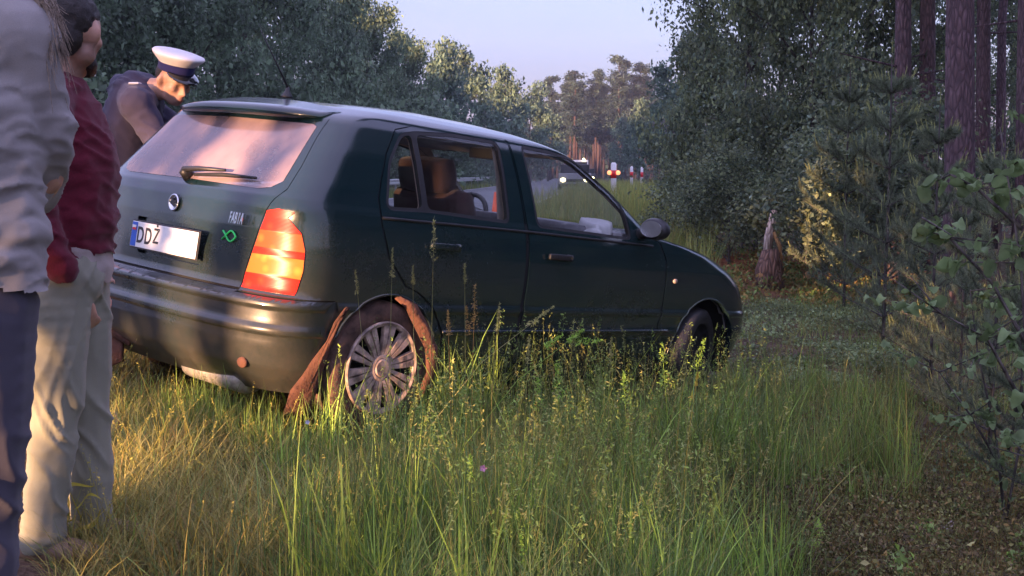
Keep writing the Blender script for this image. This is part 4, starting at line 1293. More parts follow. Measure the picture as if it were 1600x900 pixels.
# ---- right-hand wood: big birches and willows, 13 to 24 m away
BH = np.array([[1, 1, 1], [1.1, 1.08, .85], [.85, .95, 1.05], [1.25, 1.2, 1.0]])
PW = [tree_proto(s, 6.5, 2.3, .09, 42000, .60, .085, LEAF['birch'], BARK, 22, 10, .03, flat=.2, aspect=.6, hues=BH) for s in (41, 42)]
RIGHT = [(1165, 19.5, 150, 1.10, 0, 'tall leafy birch whose edge stands against the open sky'), (1095, 27, 62, .62, 1, 'slender birch at the end of the long grass, low behind the tall one'),
         (1265, 17.5, 150, 1.05, 1, 'dense birch behind the broken stump'), (1350, 20, 150, 1.2, 0, 'birch between the broken stump and the pine trunks'), (1215, 25, 130, 1.35, 1, 'tallest birch in the right hand wood, behind the others'),
         (1475, 27, 120, 1.15, 0, 'birch deep behind the thickest pine trunk'), (1600, 24, 75, .85, 1, 'birch behind the pines at the right edge of the photo')]
for i, (px, Y, w, s, k, lb) in enumerate(RIGHT):
    x = left_spot(px, Y)
    put_tree('birch_tree', PW[k], (x, Y, float(ground(x, Y)) - .1), w / 1801.5 * Y / 2.5, i * 1.3 + .4, lb, 'tree', 'birches of the right hand wood', sz=s)
PU = [tree_proto(s, 2.2, 1.3, .035, 14000, .42, .065, LEAF['birch'], BARK, 16, 8, .02, flat=.2, aspect=.6, hues=BH) for s in (51, 52)]
for i, (px, Y, s, lb) in enumerate([(1090, 17.5, .55, 'low bush at the end of the long grass, left of the stump'), (1140, 15.8, .62, 'bush at the foot of the tall birch'), (1290, 14.6, .80, 'bush just right of the broken stump'), (1370, 13.0, .9, 'bush under the young pine candles'), (1180, 18.2, 1.0, 'bush behind the broken stump')]):
    x = left_spot(px, Y)
    put_tree('forest_bush', PU[i % 2], (x, Y, float(ground(x, Y)) - .05), s, i * 2.2, lb, 'bush', 'bushes before the right hand wood')

# ---- pine trunks on the right, crowns high above
def pine_trunk(px, Y, r, h, lb, lean=0):
    x = left_spot(px, Y); z = float(ground(x, Y)) - .2
    o = empty('pine_tree', (x, Y, z)); tag(o, lb, 'tree', 'tall pines of the right hand wood')
    pts = [(lean * k / 8 + .04 * math.sin(k * 1.7), .03 * math.cos(k * 2.1), h * k / 8) for k in range(9)]
    V, Fq = tube_arrays(pts, [r * (1.15 - .75 * k / 8) for k in range(9)], 14)
    me = bpy.data.meshes.new('trunk'); me.from_pydata(V, [], Fq); me.polygons.foreach_set('use_smooth', np.ones(len(Fq), bool))
    link('trunk', me, PBARK, o)
    for k in range(7):
        bm = bmesh.new()
        zz = h * random.uniform(.12, .6); az = random.uniform(0, 2 * PI); L = random.uniform(.3, 1.0)
        bm_tube(bm, [(lean * zz / h, 0, zz), (math.cos(az) * L, math.sin(az) * L, zz + random.uniform(-.15, .2))], [.018, .006], 5, False)
        link('dead_branch', bm_mesh('dead_branch', bm, True), PBARK, o)
    c = link('crown', PP[0][1], None, o); c.location = (lean, 0, h - 16 * .55); c.scale = (.75, .75, .55)
for a in [(1490, 10.5, .13, 11, 'thickest pine trunk, dark purple brown, in the right hand wood'), (1403, 14.5, .105, 12, 'slim pine trunk left of the thickest one'), (1441, 17, .12, 12, 'pine trunk just left of the thickest, further back'),
          (1528, 16, .10, 11, 'pine trunk close behind the right side of the thickest'), (1556, 22, .09, 12, 'thin far pine trunk between two strips of sky'), (1597, 13, .13, 11, 'pine trunk at the right edge of the photo'), (1352, 24, .10, 12, 'thin pine trunk half hidden by birch leaves'), (1578, 30, .12, 12, 'farthest pine trunk at the right edge')]:
    pine_trunk(*a)

# ---- young pines
def young_pine(seed, h):
    rg_ = random.Random(seed); bm = bmesh.new(); P, D = [], []; shoots = []
    bm_tube(bm, [(0, 0, 0), (.02, .01, h * .6), (0, 0, h)], [.025, .018, .006], 6)
    for w in range(7):
        z = h * (.12 + .125 * w)
        for j in range(6):
            az = j * 1.05 + w * .5 + rg_.uniform(-.2, .2); L = (h * .42) * (1.05 - z / h) * rg_.uniform(.75, 1.1) + .08
            s = Vector((0, 0, z)); e = s + Vector((math.cos(az) * L, math.sin(az) * L, L * .35))
            bm_tube(bm, [s, s.lerp(e, .5) + Vector((0, 0, -.02)), e], [.008, .005, .0025], 5, False)
            for q in np.linspace(.2, 1, 7):
                p = s.lerp(e, q); d = (e - s).normalized()
                for c in range(56):
                    r = Vector((rg_.gauss(0, 1), rg_.gauss(0, 1), rg_.gauss(0, 1))).normalized()
                    P.append(p + d * rg_.uniform(-.05, .05)); D.append((r + d * .9).normalized())
                if q in (np.linspace(.2, 1, 7)[3], ):
                    pass
            for b in range(2):
                q = rg_.uniform(.4, .8); p = s.lerp(e, q); d2 = ((e - s).normalized() + Vector((rg_.uniform(-.8, .8), rg_.uniform(-.8, .8), .25))).normalized()
                e2 = p + d2 * L * .35; bm_tube(bm, [p, e2], [.004, .002], 4, False)
                for q2 in np.linspace(.15, 1, 5):
                    pp = p.lerp(e2, q2)
                    for c in range(46):
                        r = Vector((rg_.gauss(0, 1), rg_.gauss(0, 1), rg_.gauss(0, 1))).normalized()
                        P.append(pp); D.append((r + d2 * .9).normalized())
                shoots.append((e2, (d2 + Vector((0, 0, .9))).normalized()))
            shoots.append((e, ((e - s).normalized() + Vector((0, 0, 1.6))).normalized()))
    shoots.append((Vector((0, 0, h)), Vector((0, 0, 1))))
    P = np.array([tuple(p) for p in P]); D = np.array([tuple(p) for p in D])
    V, Fc, T = needles(P, D, np.full(len(P), .066) * (.7 + .6 * RNG.random(len(P))), .0026)
    c1 = np_mesh('needles', V, Fc, tint=T); c1.materials.append(LEAF['youngpine'])
    sm = bm_mesh('trunk', bm, True); sm.materials.append(BARK)
    P2, D2 = [], []; 
    for p, d in shoots:
        L = rg_.uniform(.05, .13)
        for c in range(34):
            q = rg_.random(); r = Vector((rg_.gauss(0, 1), rg_.gauss(0, 1), rg_.gauss(0, 1))).normalized()
            P2.append(tuple(p + d * L * q)); D2.append(tuple((r * .35 + d).normalized()))
    P2 = np.array(P2); D2 = np.array(D2)
    V, Fc, T = needles(P2, D2, np.full(len(P2), .035), .0022, np.clip(1 + .2 * RNG.normal(size=len(P2)), .5, 1.6)[:, None] * np.array([[2.3, 2.0, 1.3]]))
    c2 = np_mesh('shoots', V, Fc, tint=T); c2.materials.append(LEAF['youngpine'])
    return sm, c1, c2
YP = [young_pine(61, 2.4), young_pine(62, 2.4)]
for i, (px, Y, s, lb) in enumerate([(1385, 9.6, .92, 'young pine with pale upright shoots in front of the slim trunks'), (1322, 12.2, .95, 'young pine right of the broken stump with grey green shoots'), (1462, 7.6, .72, 'young pine at the foot of the thickest pine trunk'), (1560, 5.6, .62, 'young pine at the right edge below the leafy sapling'), (1640, 4.6, .52, 'nearest young pine, cut off by the right edge'), (1510, 6.4, .5, 'small young pine with yellow green shoots right of the heath')]):
    x = left_spot(px, Y)
    o = empty('young_pine', (x, Y, float(ground(x, Y)) - .03), i * 1.9); o.scale = (s * .68, s * .68, s * 1.12); tag(o, lb, 'tree', 'young pines at the edge of the wood')
    link('trunk', YP[i % 2][0], None, o); link('needles', YP[i % 2][1], None, o); link('shoots', YP[i % 2][2], None, o)

# ---- leafy saplings at the right edge, close to the camera: every leaf a part
def leaf_mesh(ln, w, seed, toothed=True):
    rg_ = random.Random(seed); n = 7; L, Rr = [], []
    for i in range(n + 1):
        t = i / n; ww = w * .5 * (math.sin(PI * t ** .75) ** .8 if 0 < t < 1 else 0) * (1 + (.10 * (i % 2) if toothed else 0))
        z = -.18 * ln * t * t + .02 * math.sin(t * 5 + seed)
        L.append((ww, t * ln, z + ww * .35)); Rr.append((-ww, t * ln, z + ww * .35))
    V = []; Fc = []
    for i in range(n + 1): V += [L[i], (0, L[i][1], L[i][2] - abs(L[i][0]) * .35), Rr[i]]
    for i in range(n):
        a = i * 3; b = a + 3
        Fc += [(a, a + 1, b + 1, b), (a + 1, a + 2, b + 2, b + 1)]
    me = bpy.data.meshes.new('leaf'); me.from_pydata(V, [], Fc); me.polygons.foreach_set('use_smooth', np.ones(len(Fc), bool))
    set_tint(me, np.ones(len(V)) * rg_.uniform(.75, 1.3) * 1.0)
    me.materials.append(LEAF['near'])
    return me
LM = [leaf_mesh(.062, .048, s) for s in range(5)]
def sapling(name, loc, twigs, lb, nleaf, scale=1.0, group=None, spread=.5):
    o = empty(name, loc); tag(o, lb, 'sapling', group)
    bm = bmesh.new(); spots = []
    for pts in twigs:
        pts = [Vector(p) for p in pts]
        bm_tube(bm, pts, [.007 * (1 - .75 * i / max(1, len(pts) - 1)) for i in range(len(pts))], 5)
        for i in range(len(pts) - 1):
            for k in range(4): spots.append((pts[i].lerp(pts[i + 1], k / 4), (pts[i + 1] - pts[i]).normalized()))
        for k in range(5):
            i = random.randrange(1, len(pts)); p = pts[i]; e = p + Vector((random.uniform(-1, 1), random.uniform(-1, 1), random.uniform(-.3, .6))) * spread * .45
            bm_tube(bm, [p, e], [.0035, .0015], 4, False)
            for q in (.3, .5, .7, .85, 1): spots.append((p.lerp(e, q), (e - p).normalized()))
    link('stem', bm_mesh('stem', bm, True), BARK, o)
    for i in range(nleaf):
        p, d = random.choice(spots)
        lf = link('leaf', LM[random.randrange(5)], None, o)
        lf.location = p + Vector((random.uniform(-.012, .012), random.uniform(-.012, .012), 0))
        lf.rotation_euler = (random.uniform(-.9, .3), random.uniform(-.7, .7), random.uniform(0, 2 * PI))
        s = random.uniform(.55, 1.15) * scale; lf.scale = (s, s, s)
    return o
x0 = left_spot(1650, 3.4); z0 = float(ground(x0, 3.4))
sapling('aspen_sapling', (x0, 3.4, z0), [[(0, 0, 0), (-.02, .05, .6), (-.10, .0, 1.2), (-.17, .02, 1.6)], [(-.02, .05, .9), (-.14, .1, 1.13), (-.27, .12, 1.27), (-.36, .1, 1.33)], [(-.05, .03, .75), (-.2, -.02, .98), (-.33, .0, 1.05)], [(-.10, .0, 1.2), (-.02, .1, 1.45), (.05, .1, 1.7)], [(-.1, 0, 1.3), (-.22, .05, 1.42), (-.30, .05, 1.46)]], 'leafy sapling with broad pale green leaves at the right edge', 190, .85, None, .4)
x1 = left_spot(1590, 4.6); z1 = float(ground(x1, 4.6))
sapling('willow_sapling', (x1, 4.6, z1), [[(0, 0, 0), (-.05, 0, .35), (-.12, .05, .7), (-.16, .05, .95)], [(0, 0, 0), (.08, .05, .4), (.06, .1, .9)], [(0, .02, .2), (-.16, 0, .45), (-.28, .03, .62)], [(0, 0, .3), (.0, -.1, .6), (-.02, -.1, .85)]], 'bushy sapling with small grey green leaves low at the right edge', 260, .62, None, .55)
# a few leaves of an overhanging branch at the very top
xb = at_depth(1095, -12, 3.2)
sapling('overhanging_twig', xb, [[(.25, .05, .30), (.12, .02, .16), (.0, 0, .03)]], 'twig with a bright green leaf hanging in at the top edge, against the sky', 9, .9, None, .10)

# ---------------------------------------------------------------- unseen leaf screen behind the camera, added to shape the low sun
def sun_screen():
    dirv = SUN_TRAVEL; perp = np.array([dirv[1], -dirv[0]])       # p grows to the right of the light's way
    el = math.tan(SUN_EL)
    rows = []
    def mass(n, p0, p1, z0, z1, D0, D1, size):
        p = RNG.uniform(p0, p1, n); z = RNG.uniform(z0, z1, n); D = RNG.uniform(D0, D1, n)
        P = np.stack([-dirv[0] * D + perp[0] * p, -dirv[1] * D + perp[1] * p, z], 1)
        rows.append(leaves(P, size, .8, jitter=.2))
    D0, D1 = 50, 56
    zoff = el * 53
    # added leaf masses to both sides and above block the sun round a gap
    mass(50000, -165, -5.62, -.1, 13.5, D0, D1, 1.1)
    mass(11000, -2.22, 45, -.1, 13.5, D0, D1, 1.1)
    mass(600, -5.9, -4.85, 2.4 + zoff, 13.5, D0, D1, .8)
    mass(1100, -4.9, -3.05, 1.95 + zoff, 13.5, D0, D1, .8)
    mass(900, -3.1, -1.6, 1.42 + zoff, 13.5, D0, D1, .7)
    # added leaf bands in the gap that cast the shadow stripes
    for p0, p1, z0, z1, n in SHADE_BANDS:
        mass(n, p0, p1, z0, z1, 10.5, 11.5, .16)
    # the wood goes on beyond the right edge of the view
    n = 6500; P = np.stack([RNG.uniform(9.5, 15, n), RNG.uniform(2, 15, n), RNG.uniform(-.2, 9.0, n)], 1); P = P[P[:, 0] > 4 + .50 * P[:, 1]]
    rows.append(leaves(P, .75, .7, jitter=.2))
    V, Fc, T = merge(rows)
    o = link('added_leaf_screen', np_mesh('added_leaf_screen', V, Fc, tint=T), LEAF['far'])
    tag(o, 'unseen leaf masses added to shape the low sun, with more wood beyond the right edge', kind='stuff')
el_ = math.tan(SUN_EL) * 14.5
SHADE_BANDS = [(-5.04, -4.27, -.1, 3.0, 1150), (-3.98, -3.78, -.1, 3.0, 320), (-3.10, -2.74, -.1, 3.0, 700), (-3.52, -3.12, 1.12 + el_, 2.6, 420), (-3.42, -3.24, .9 + el_, 1.15 + el_, 40)]
sun_screen()

# ================================================================ PEOPLE
def blob(chains, voxel=.012, smooth=5, sub=2):
    """ellipsoids strung along chains, fused into one closed skin"""
    bm = bmesh.new()
    for ch in chains:
        pts = ch['p']; 
        for i in range(len(pts) - (1 if len(pts) > 1 else 0)):
            a = np.array(pts[i], float); b = np.array(pts[i + 1], float) if len(pts) > 1 else a
            L = np.linalg.norm(b[:3] - a[:3]); k = max(1, int(L / (min(a[3], b[3]) * .35)))
            for j in range(k + (1 if i == len(pts) - 2 or len(pts) == 1 else 0)):
                q = a + (b - a) * j / k
                r = bmesh.ops.create_icosphere(bm, subdivisions=sub, radius=1)
                sc = ch.get('s', (1, 1, 1)); 
                Mx = Matrix.Translation(q[:3]) @ Matrix.Rotation(ch.get('rz', 0), 4, 'Z') @ Matrix.Rotation(ch.get('ry', 0), 4, 'Y') @ Matrix.Diagonal((q[3] * sc[0], q[3] * sc[1], q[3] * sc[2], 1))
                bmesh.ops.transform(bm, matrix=Mx, verts=r['verts'])
    me = bm_mesh('blob', bm)
    o = bpy.data.objects.new('blob', me); COL.objects.link(o)
    md = o.modifiers.new('r', 'REMESH'); md.mode = 'VOXEL'; md.voxel_size = voxel; md.use_smooth_shade = True
    m2 = o.modifiers.new('s', 'SMOOTH'); m2.iterations = smooth; m2.factor = .5
    dg = bpy.context.evaluated_depsgraph_get()
    out = bpy.data.meshes.new_from_object(o.evaluated_get(dg))
    bpy.data.objects.remove(o); bpy.data.meshes.remove(me)
    out.polygons.foreach_set('use_smooth', np.ones(len(out.polygons), bool))
    return out

def displace(me, fn):
    n = len(me.vertices); co = np.empty(n * 3, np.float32); me.vertices.foreach_get('co', co); co = co.reshape(-1, 3)
    nr = np.empty(n * 3, np.float32); me.vertices.foreach_get('normal', nr); nr = nr.reshape(-1, 3)
    co = co + nr * fn(co, nr)[:, None]
    me.vertices.foreach_set('co', co.ravel().astype(np.float32)); me.update()

def cut(me, keep):
    bm = bmesh.new(); bm.from_mesh(me)
    bmesh.ops.delete(bm, geom=[v for v in bm.verts if not keep(v.co)], context='VERTS')
    bm.to_mesh(me); bm.free(); me.update()

def folds(co, across, freq, amp, seed=0, stretch=.22, thresh=.25):
    """long irregular creases: ridged noise drawn out along the fold, fading in and out"""
    a = np.asarray(across, float); a = a / np.linalg.norm(a)
    b = np.cross(a, [.3, .9, .2]); b /= np.linalg.norm(b); c = np.cross(a, b)
    wx = fbm(co @ b * 5 + seed, co @ a * 5 + seed * 2, seed + 3, 2) - .5
    u = co @ a * freq + wx * 2.2; v = co @ b * freq * stretch + co @ c * freq * stretch
    n = vnoise(u + seed * 7.3, v + seed * 3.1, seed)
    r = (1 - np.abs(2 * n - 1)) ** 2.2
    m = np.clip((fbm(co @ b * 4 + seed * 3, co @ a * 4, seed + 9, 2) - thresh) * 3, 0, 1)
    return amp * (r - .35) * m

def mat_skin():
    m, nt, b = new_mat('skin')
    tc = N(nt, 'ShaderNodeTexCoord'); nz = N(nt, 'ShaderNodeTexNoise', Scale=40.0, Detail=4.0)
    nt.links.new(tc.outputs['Object'], nz.inputs['Vector'])
    r = ramp(nt, [(.3, (.42, .23, .16)), (.7, (.55, .32, .23))]); nt.links.new(nz.outputs['Fac'], r.inputs['Fac'])
    at = N(nt, 'ShaderNodeAttribute', attribute_name='tint')
    mx = N(nt, 'ShaderNodeMix', data_type='RGBA', blend_type='MULTIPLY'); mx.inputs['Factor'].default_value = 1
    nt.links.new(r.outputs['Color'], mx.inputs['A']); nt.links.new(at.outputs['Color'], mx.inputs['B'])
    nt.links.new(mx.outputs['Result'], b.inputs['Base Color'])
    b.inputs['Roughness'].default_value = .55; b.inputs['Subsurface Weight'].default_value = .12
    b.inputs['Subsurface Radius'].default_value = (.01, .004, .002); b.inputs['Subsurface Scale'].default_value = .5
    return m
SKIN = mat_skin()
HAIR = mat_plain('dark_hair', (.018, .013, .011), .6, var=.5, scale=120, bump=.6, bump_scale=300)
FAIR = mat_plain('fair_hair', (.30, .235, .175), .6, var=.4, scale=200, bump=.5, bump_scale=400)
C_GREY = mat_cloth('grey_shirt_cloth', (.32, .30, .29)); C_NAVY = mat_cloth('slate_blue_trouser_cloth', (.068, .064, .085)); C_MAROON = mat_cloth('maroon_knit', (.115, .010, .024), scale=500, var=.35)
C_KHAKI = mat_cloth('pale_khaki_cloth', (.27, .27, .205)); C_TEE = mat_cloth('grey_pink_tee', (.42, .36, .34)); C_UNI = mat_cloth('navy_uniform_cloth', (.045, .040, .075)); C_CAPW = mat_cloth('white_cap_cloth', (.80, .76, .76))
C_BAND = mat_cloth('navy_cap_band', (.02, .02, .10)); C_SHOE = mat_plain('brown_shoe', (.20, .13, .09), .7, var=.3); C_DARKSHOE = mat_plain('dark_shoe', (.03, .028, .03), .6)
VISOR = mat_plain('black_visor', (.01, .01, .012), .15, coat=.8)

def legs(hip, feet, thick=1.0, knee=(0, 0, 0)):
    ch = []
    for (hx, hy), (fx, fy, fz) in zip(hip[0], feet):
        hz = hip[1]; kz = fz + .50 * (hz - fz) + .02
        kx, ky = (hx + fx) / 2 + knee[0], (hy + fy) / 2 + knee[1]
        ch.append({'p': [(hx, hy, hz, .098 * thick), ((hx + kx) / 2, (hy + ky) / 2, (hz + kz) / 2, .085 * thick), (kx, ky, kz, .064 * thick), ((kx + fx) / 2, (ky + fy) / 2, fz + (kz - fz) * .62, .058 * thick), (fx, fy, fz + .09, .042 * thick)]})
    return ch
def foot(fx, fy, fz, dx, dy):
    return {'p': [(fx - dx * .05, fy - dy * .05, fz + .045, .042), (fx + dx * .08, fy + dy * .08, fz + .040, .044), (fx + dx * .17, fy + dy * .17, fz + .028, .030)], 's': (1, 1, .8)}
def hand(px, d, up, curl=.5, s=1.0):
    """palm with four unequal bent fingers and a thumb; d = way the fingers point, up = back of the hand"""
    d = Vector(d).normalized(); up = (Vector(up) - d * Vector(up).dot(d)).normalized(); sd = d.cross(up); p = Vector(px); ch = []
    pal = [p + d * .012, p + d * .075]
    for o in (-.026, -.009, .009, .026):
        ch.append({'p': [(*(p + sd * o * .7), .014 * s), (*(p + d * .080 * s + sd * o), .0125 * s)]})
    for o, L in ((-.029, .060), (-.010, .075), (.010, .080), (.029, .070)):
        a = p + d * .082 * s + sd * o * s; f1 = a + (d - up * curl * .5).normalized() * L * .45 * s; f2 = f1 + (d - up * curl * 1.3).normalized() * L * .33 * s; f3 = f2 + (d * .7 - up * curl * 2.0).normalized() * L * .26 * s
        ch.append({'p': [(*a, .0092 * s), (*f1, .0085 * s), (*f2, .008 * s), (*f3, .0068 * s)]})
    a = p + d * .025 * s + sd * .030 * s; b = a + (d * .5 + sd * .9 - up * .3).normalized() * .035 * s; c = b + (d * .9 + sd * .4 - up * .4).normalized() * .030 * s
    ch.append({'p': [(*a, .0125 * s), (*b, .0105 * s), (*c, .008 * s)]})
    return ch

def person(loc, rz, label, body_chains, voxel=.012, skin_tint=None):
    me = blob(body_chains, voxel, 4)
    n = len(me.vertices); co = np.empty(n * 3, np.float32); me.vertices.foreach_get('co', co); co = co.reshape(-1, 3)
    set_tint(me, skin_tint(co) if skin_tint is not None else np.ones(n))
    o = link('person', me, SKIN); o.location = loc; o.rotation_euler = (0, 0, rz)
    tag(o, label, 'person')
    return o

def head_chains(c, yaw=0.0, pitch=0.0, s=1.0):
    """skull, jaw, nose, lips, brow and ears round c, looking along +x before turning"""
    Rm = Matrix.Rotation(yaw, 4, 'Z') @ Matrix.Rotation(pitch, 4, 'Y')
    c = Vector(c)
    def P(x, y, z, r): v = c + (Rm @ Vector((x, y, z))) * s; return (*v, r * s)
    ch = [{'p': [P(-.020, 0, .028, .082)]}, {'p': [P(-.03, 0, .03, .080), P(.018, 0, .035, .074)]},
          {'p': [P(.025, 0, -.03, .062), P(.045, 0, -.075, .045)]}, {'p': [P(.062, .0, -.088, .026)]},
          {'p': [P(-.01, .04, -.065, .036), P(.05, .018, -.088, .026)]}, {'p': [P(-.01, -.04, -.065, .036), P(.05, -.018, -.088, .026)]},
          {'p': [P(.084, 0, .018, .011), P(.100, 0, -.012, .013), P(.108, 0, -.026, .0135)]}, {'p': [P(.098, .012, -.030, .009)]}, {'p': [P(.098, -.012, -.030, .009)]},
          {'p': [P(.074, .042, .028, .014), P(.085, .012, .028, .014)]}, {'p': [P(.074, -.042, .028, .014), P(.085, -.012, .028, .014)]},
          {'p': [P(.088, .016, -.058, .0085), P(.094, 0, -.056, .010), P(.088, -.016, -.058, .0085)]}, {'p': [P(.087, .013, -.069, .0085), P(.092, 0, -.070, .0105), P(.087, -.013, -.069, .0085)]},
          {'p': [P(.055, .042, -.012, .026)]}, {'p': [P(.055, -.042, -.012, .026)]}]
    for e in (-1, 1):
        ch.append({'p': [P(-.012, e * .080, .018, .016), P(-.016, e * .084, .0, .018), P(-.010, e * .078, -.028, .012)]})
    return ch, P

# ---- the man in the grey shirt, at the left edge, seen from behind and cut by the frame
def man_grey():
    Y = 2.42; X = -1.190; gz_ = float(ground(X, Y)) - .045; zz = lambda h: h
    o_ = (X, Y, gz_)
    # local: x right, y away; stands facing away to the left
    sh = 1.50
    torso = [{'p': [(0, 0, .98, .150), (0, 0, 1.12, .148), (0, -.01, 1.28, .160), (0, 0, 1.40, .150)], 's': (1.18, .78, 1)}, {'p': [(-.17, 0, 1.49, .075), (.0, 0, 1.53, .09), (.17, 0, 1.49, .075)]}]
    arms_r = {'p': [(.165, 0, 1.46, .062), (.17, .06, 1.32, .056), (.15, .14, 1.20, .050), (.10, .22, 1.16, .042), (.0, .28, 1.18, .034)]}
    arms_l = {'p': [(-.195, 0, 1.46, .068), (-.225, -.02, 1.30, .060), (-.21, .02, 1.17, .050), (-.12, .18, 1.15, .042), (-.03, .25, 1.16, .034)]}
    feet = [(-.20, .0, 0), (.03, .02, 0)]
    lg = legs(([(-.11, 0), (.06, 0)], .90), feet)
    hd, P = head_chains((0, .03, 1.72), math.radians(115), .1)
    body = torso + [arms_r, arms_l] + lg + hd + [{'p': [(0, .0, 1.52, .062), (0, .015, 1.64, .058)]}] + [foot(*f, -.25, 1) for f in feet] + hand((0, .28, 1.18), (-1, .2, 0), (0, .4, 1), .8) + hand((-.03, .25, 1.16), (1, .1, .1), (0, .4, 1), .8)
    p = person(o_, 0, 'man in a grey shirt and slate blue trousers cut off by the left edge', body)
    f = 1.10
    shirt = [{'p': [(0, 0, .92, .168), (0, 0, 1.02, .166), (0, 0, 1.15, .165), (0, -.005, 1.30, .175), (0, 0, 1.40, .164)], 's': (1.27, .90, 1)}, {'p': [(-.17, 0, 1.485, .092), (0, 0, 1.52, .105), (.165, 0, 1.485, .092)]},
             {'p': [(.165, .0, 1.46, .086), (.170, .06, 1.32, .084), (.12, .15, 1.20, .072), (.07, .23, 1.16, .062), (.03, .27, 1.18, .055)]}, {'p': [(-.195, 0, 1.46, .088), (-.225, -.02, 1.30, .082), (-.21, .02, 1.17, .075), (-.15, .12, 1.13, .064), (-.08, .2, 1.14, .055)]}]
    me = blob(shirt, .008, 4)
    displace(me, lambda c, n: (folds(c, (-.75, .2, 1.0), 30, .017, 3) + folds(c, (-.5, .2, 1.0), 62, .008, 6)) * np.clip((1.52 - c[:, 2]) * 5, 0, 1) + folds(c, (1, .2, .25), 22, .010, 8) * np.clip((1.15 - c[:, 2]) * 5, 0, 1))
    cut(me, lambda v: v.z > .965 + .010 * math.sin(v.x * 22))
    link('shirt', me, C_GREY, p)
    tr = legs(([(-.11, 0), (.06, 0)], .90), feet, 1.26) + [{'p': [(-.06, 0, .93, .145), (.03, 0, .93, .145)], 's': (1.1, .85, 1)}]
    me = blob(tr, .0085, 4)
    displace(me, lambda c, n: folds(c, (1, .3, .45), 26, .012, 5, .12) + folds(c, (1, -.3, -.2), 20, .009, 8, .12))
    cut(me, lambda v: v.z > .045 and v.z < 1.0)
    link('trousers', me, C_NAVY, p)
    for q in feet: link('shoe', blob([dict(foot(*q, -.25, 1), s=(1.2, 1.2, .95))], .010, 3), C_DARKSHOE, p)
    # shoulder-length fair hair
    ch = [{'p': [P(-.03, 0, .05, .092), P(-.055, 0, -.04, .088), P(-.06, 0, -.14, .075)]}]
    bm = bmesh.new(); rg_ = random.Random(4)
    for k in range(420):
        a = rg_.uniform(-1.6, 1.6); b0 = P(-.04 - .05 * math.cos(a), .085 * math.sin(a), .06, 1); b1 = P(-.06 - .06 * math.cos(a), .10 * math.sin(a), -.08, 1)
        if k % 2: b2 = P(-.055 - .06 * math.cos(a) + rg_.uniform(-.03, .03), .11 * math.sin(a) + rg_.uniform(-.03, .03), -.24 - rg_.uniform(0, .06), 1); q = [b0[:3], b1[:3], b2[:3]]
        else:          # a loose lock over the right shoulder
            t = rg_.random(); q = [b0[:3], (.130 + .02 * t, .03 + rg_.uniform(-.03, .03), 1.66), (.203 + .022 * t, .02 + rg_.uniform(-.04, .04), 1.575 + rg_.uniform(-.01, .02)), (.243 + .018 * t + rg_.uniform(-.008, .008), .01 + rg_.uniform(-.05, .05), 1.47 - rg_.gauss(0, .045))]
        bm_tube(bm, q, [.0024] + [.0018] * (len(q) - 2) + [.0005], 4, False)
    m2 = blob(ch, .012, 4); bm.from_mesh(m2)
    link('hair', bm_mesh('hair', bm, True), FAIR, p)
man_grey()

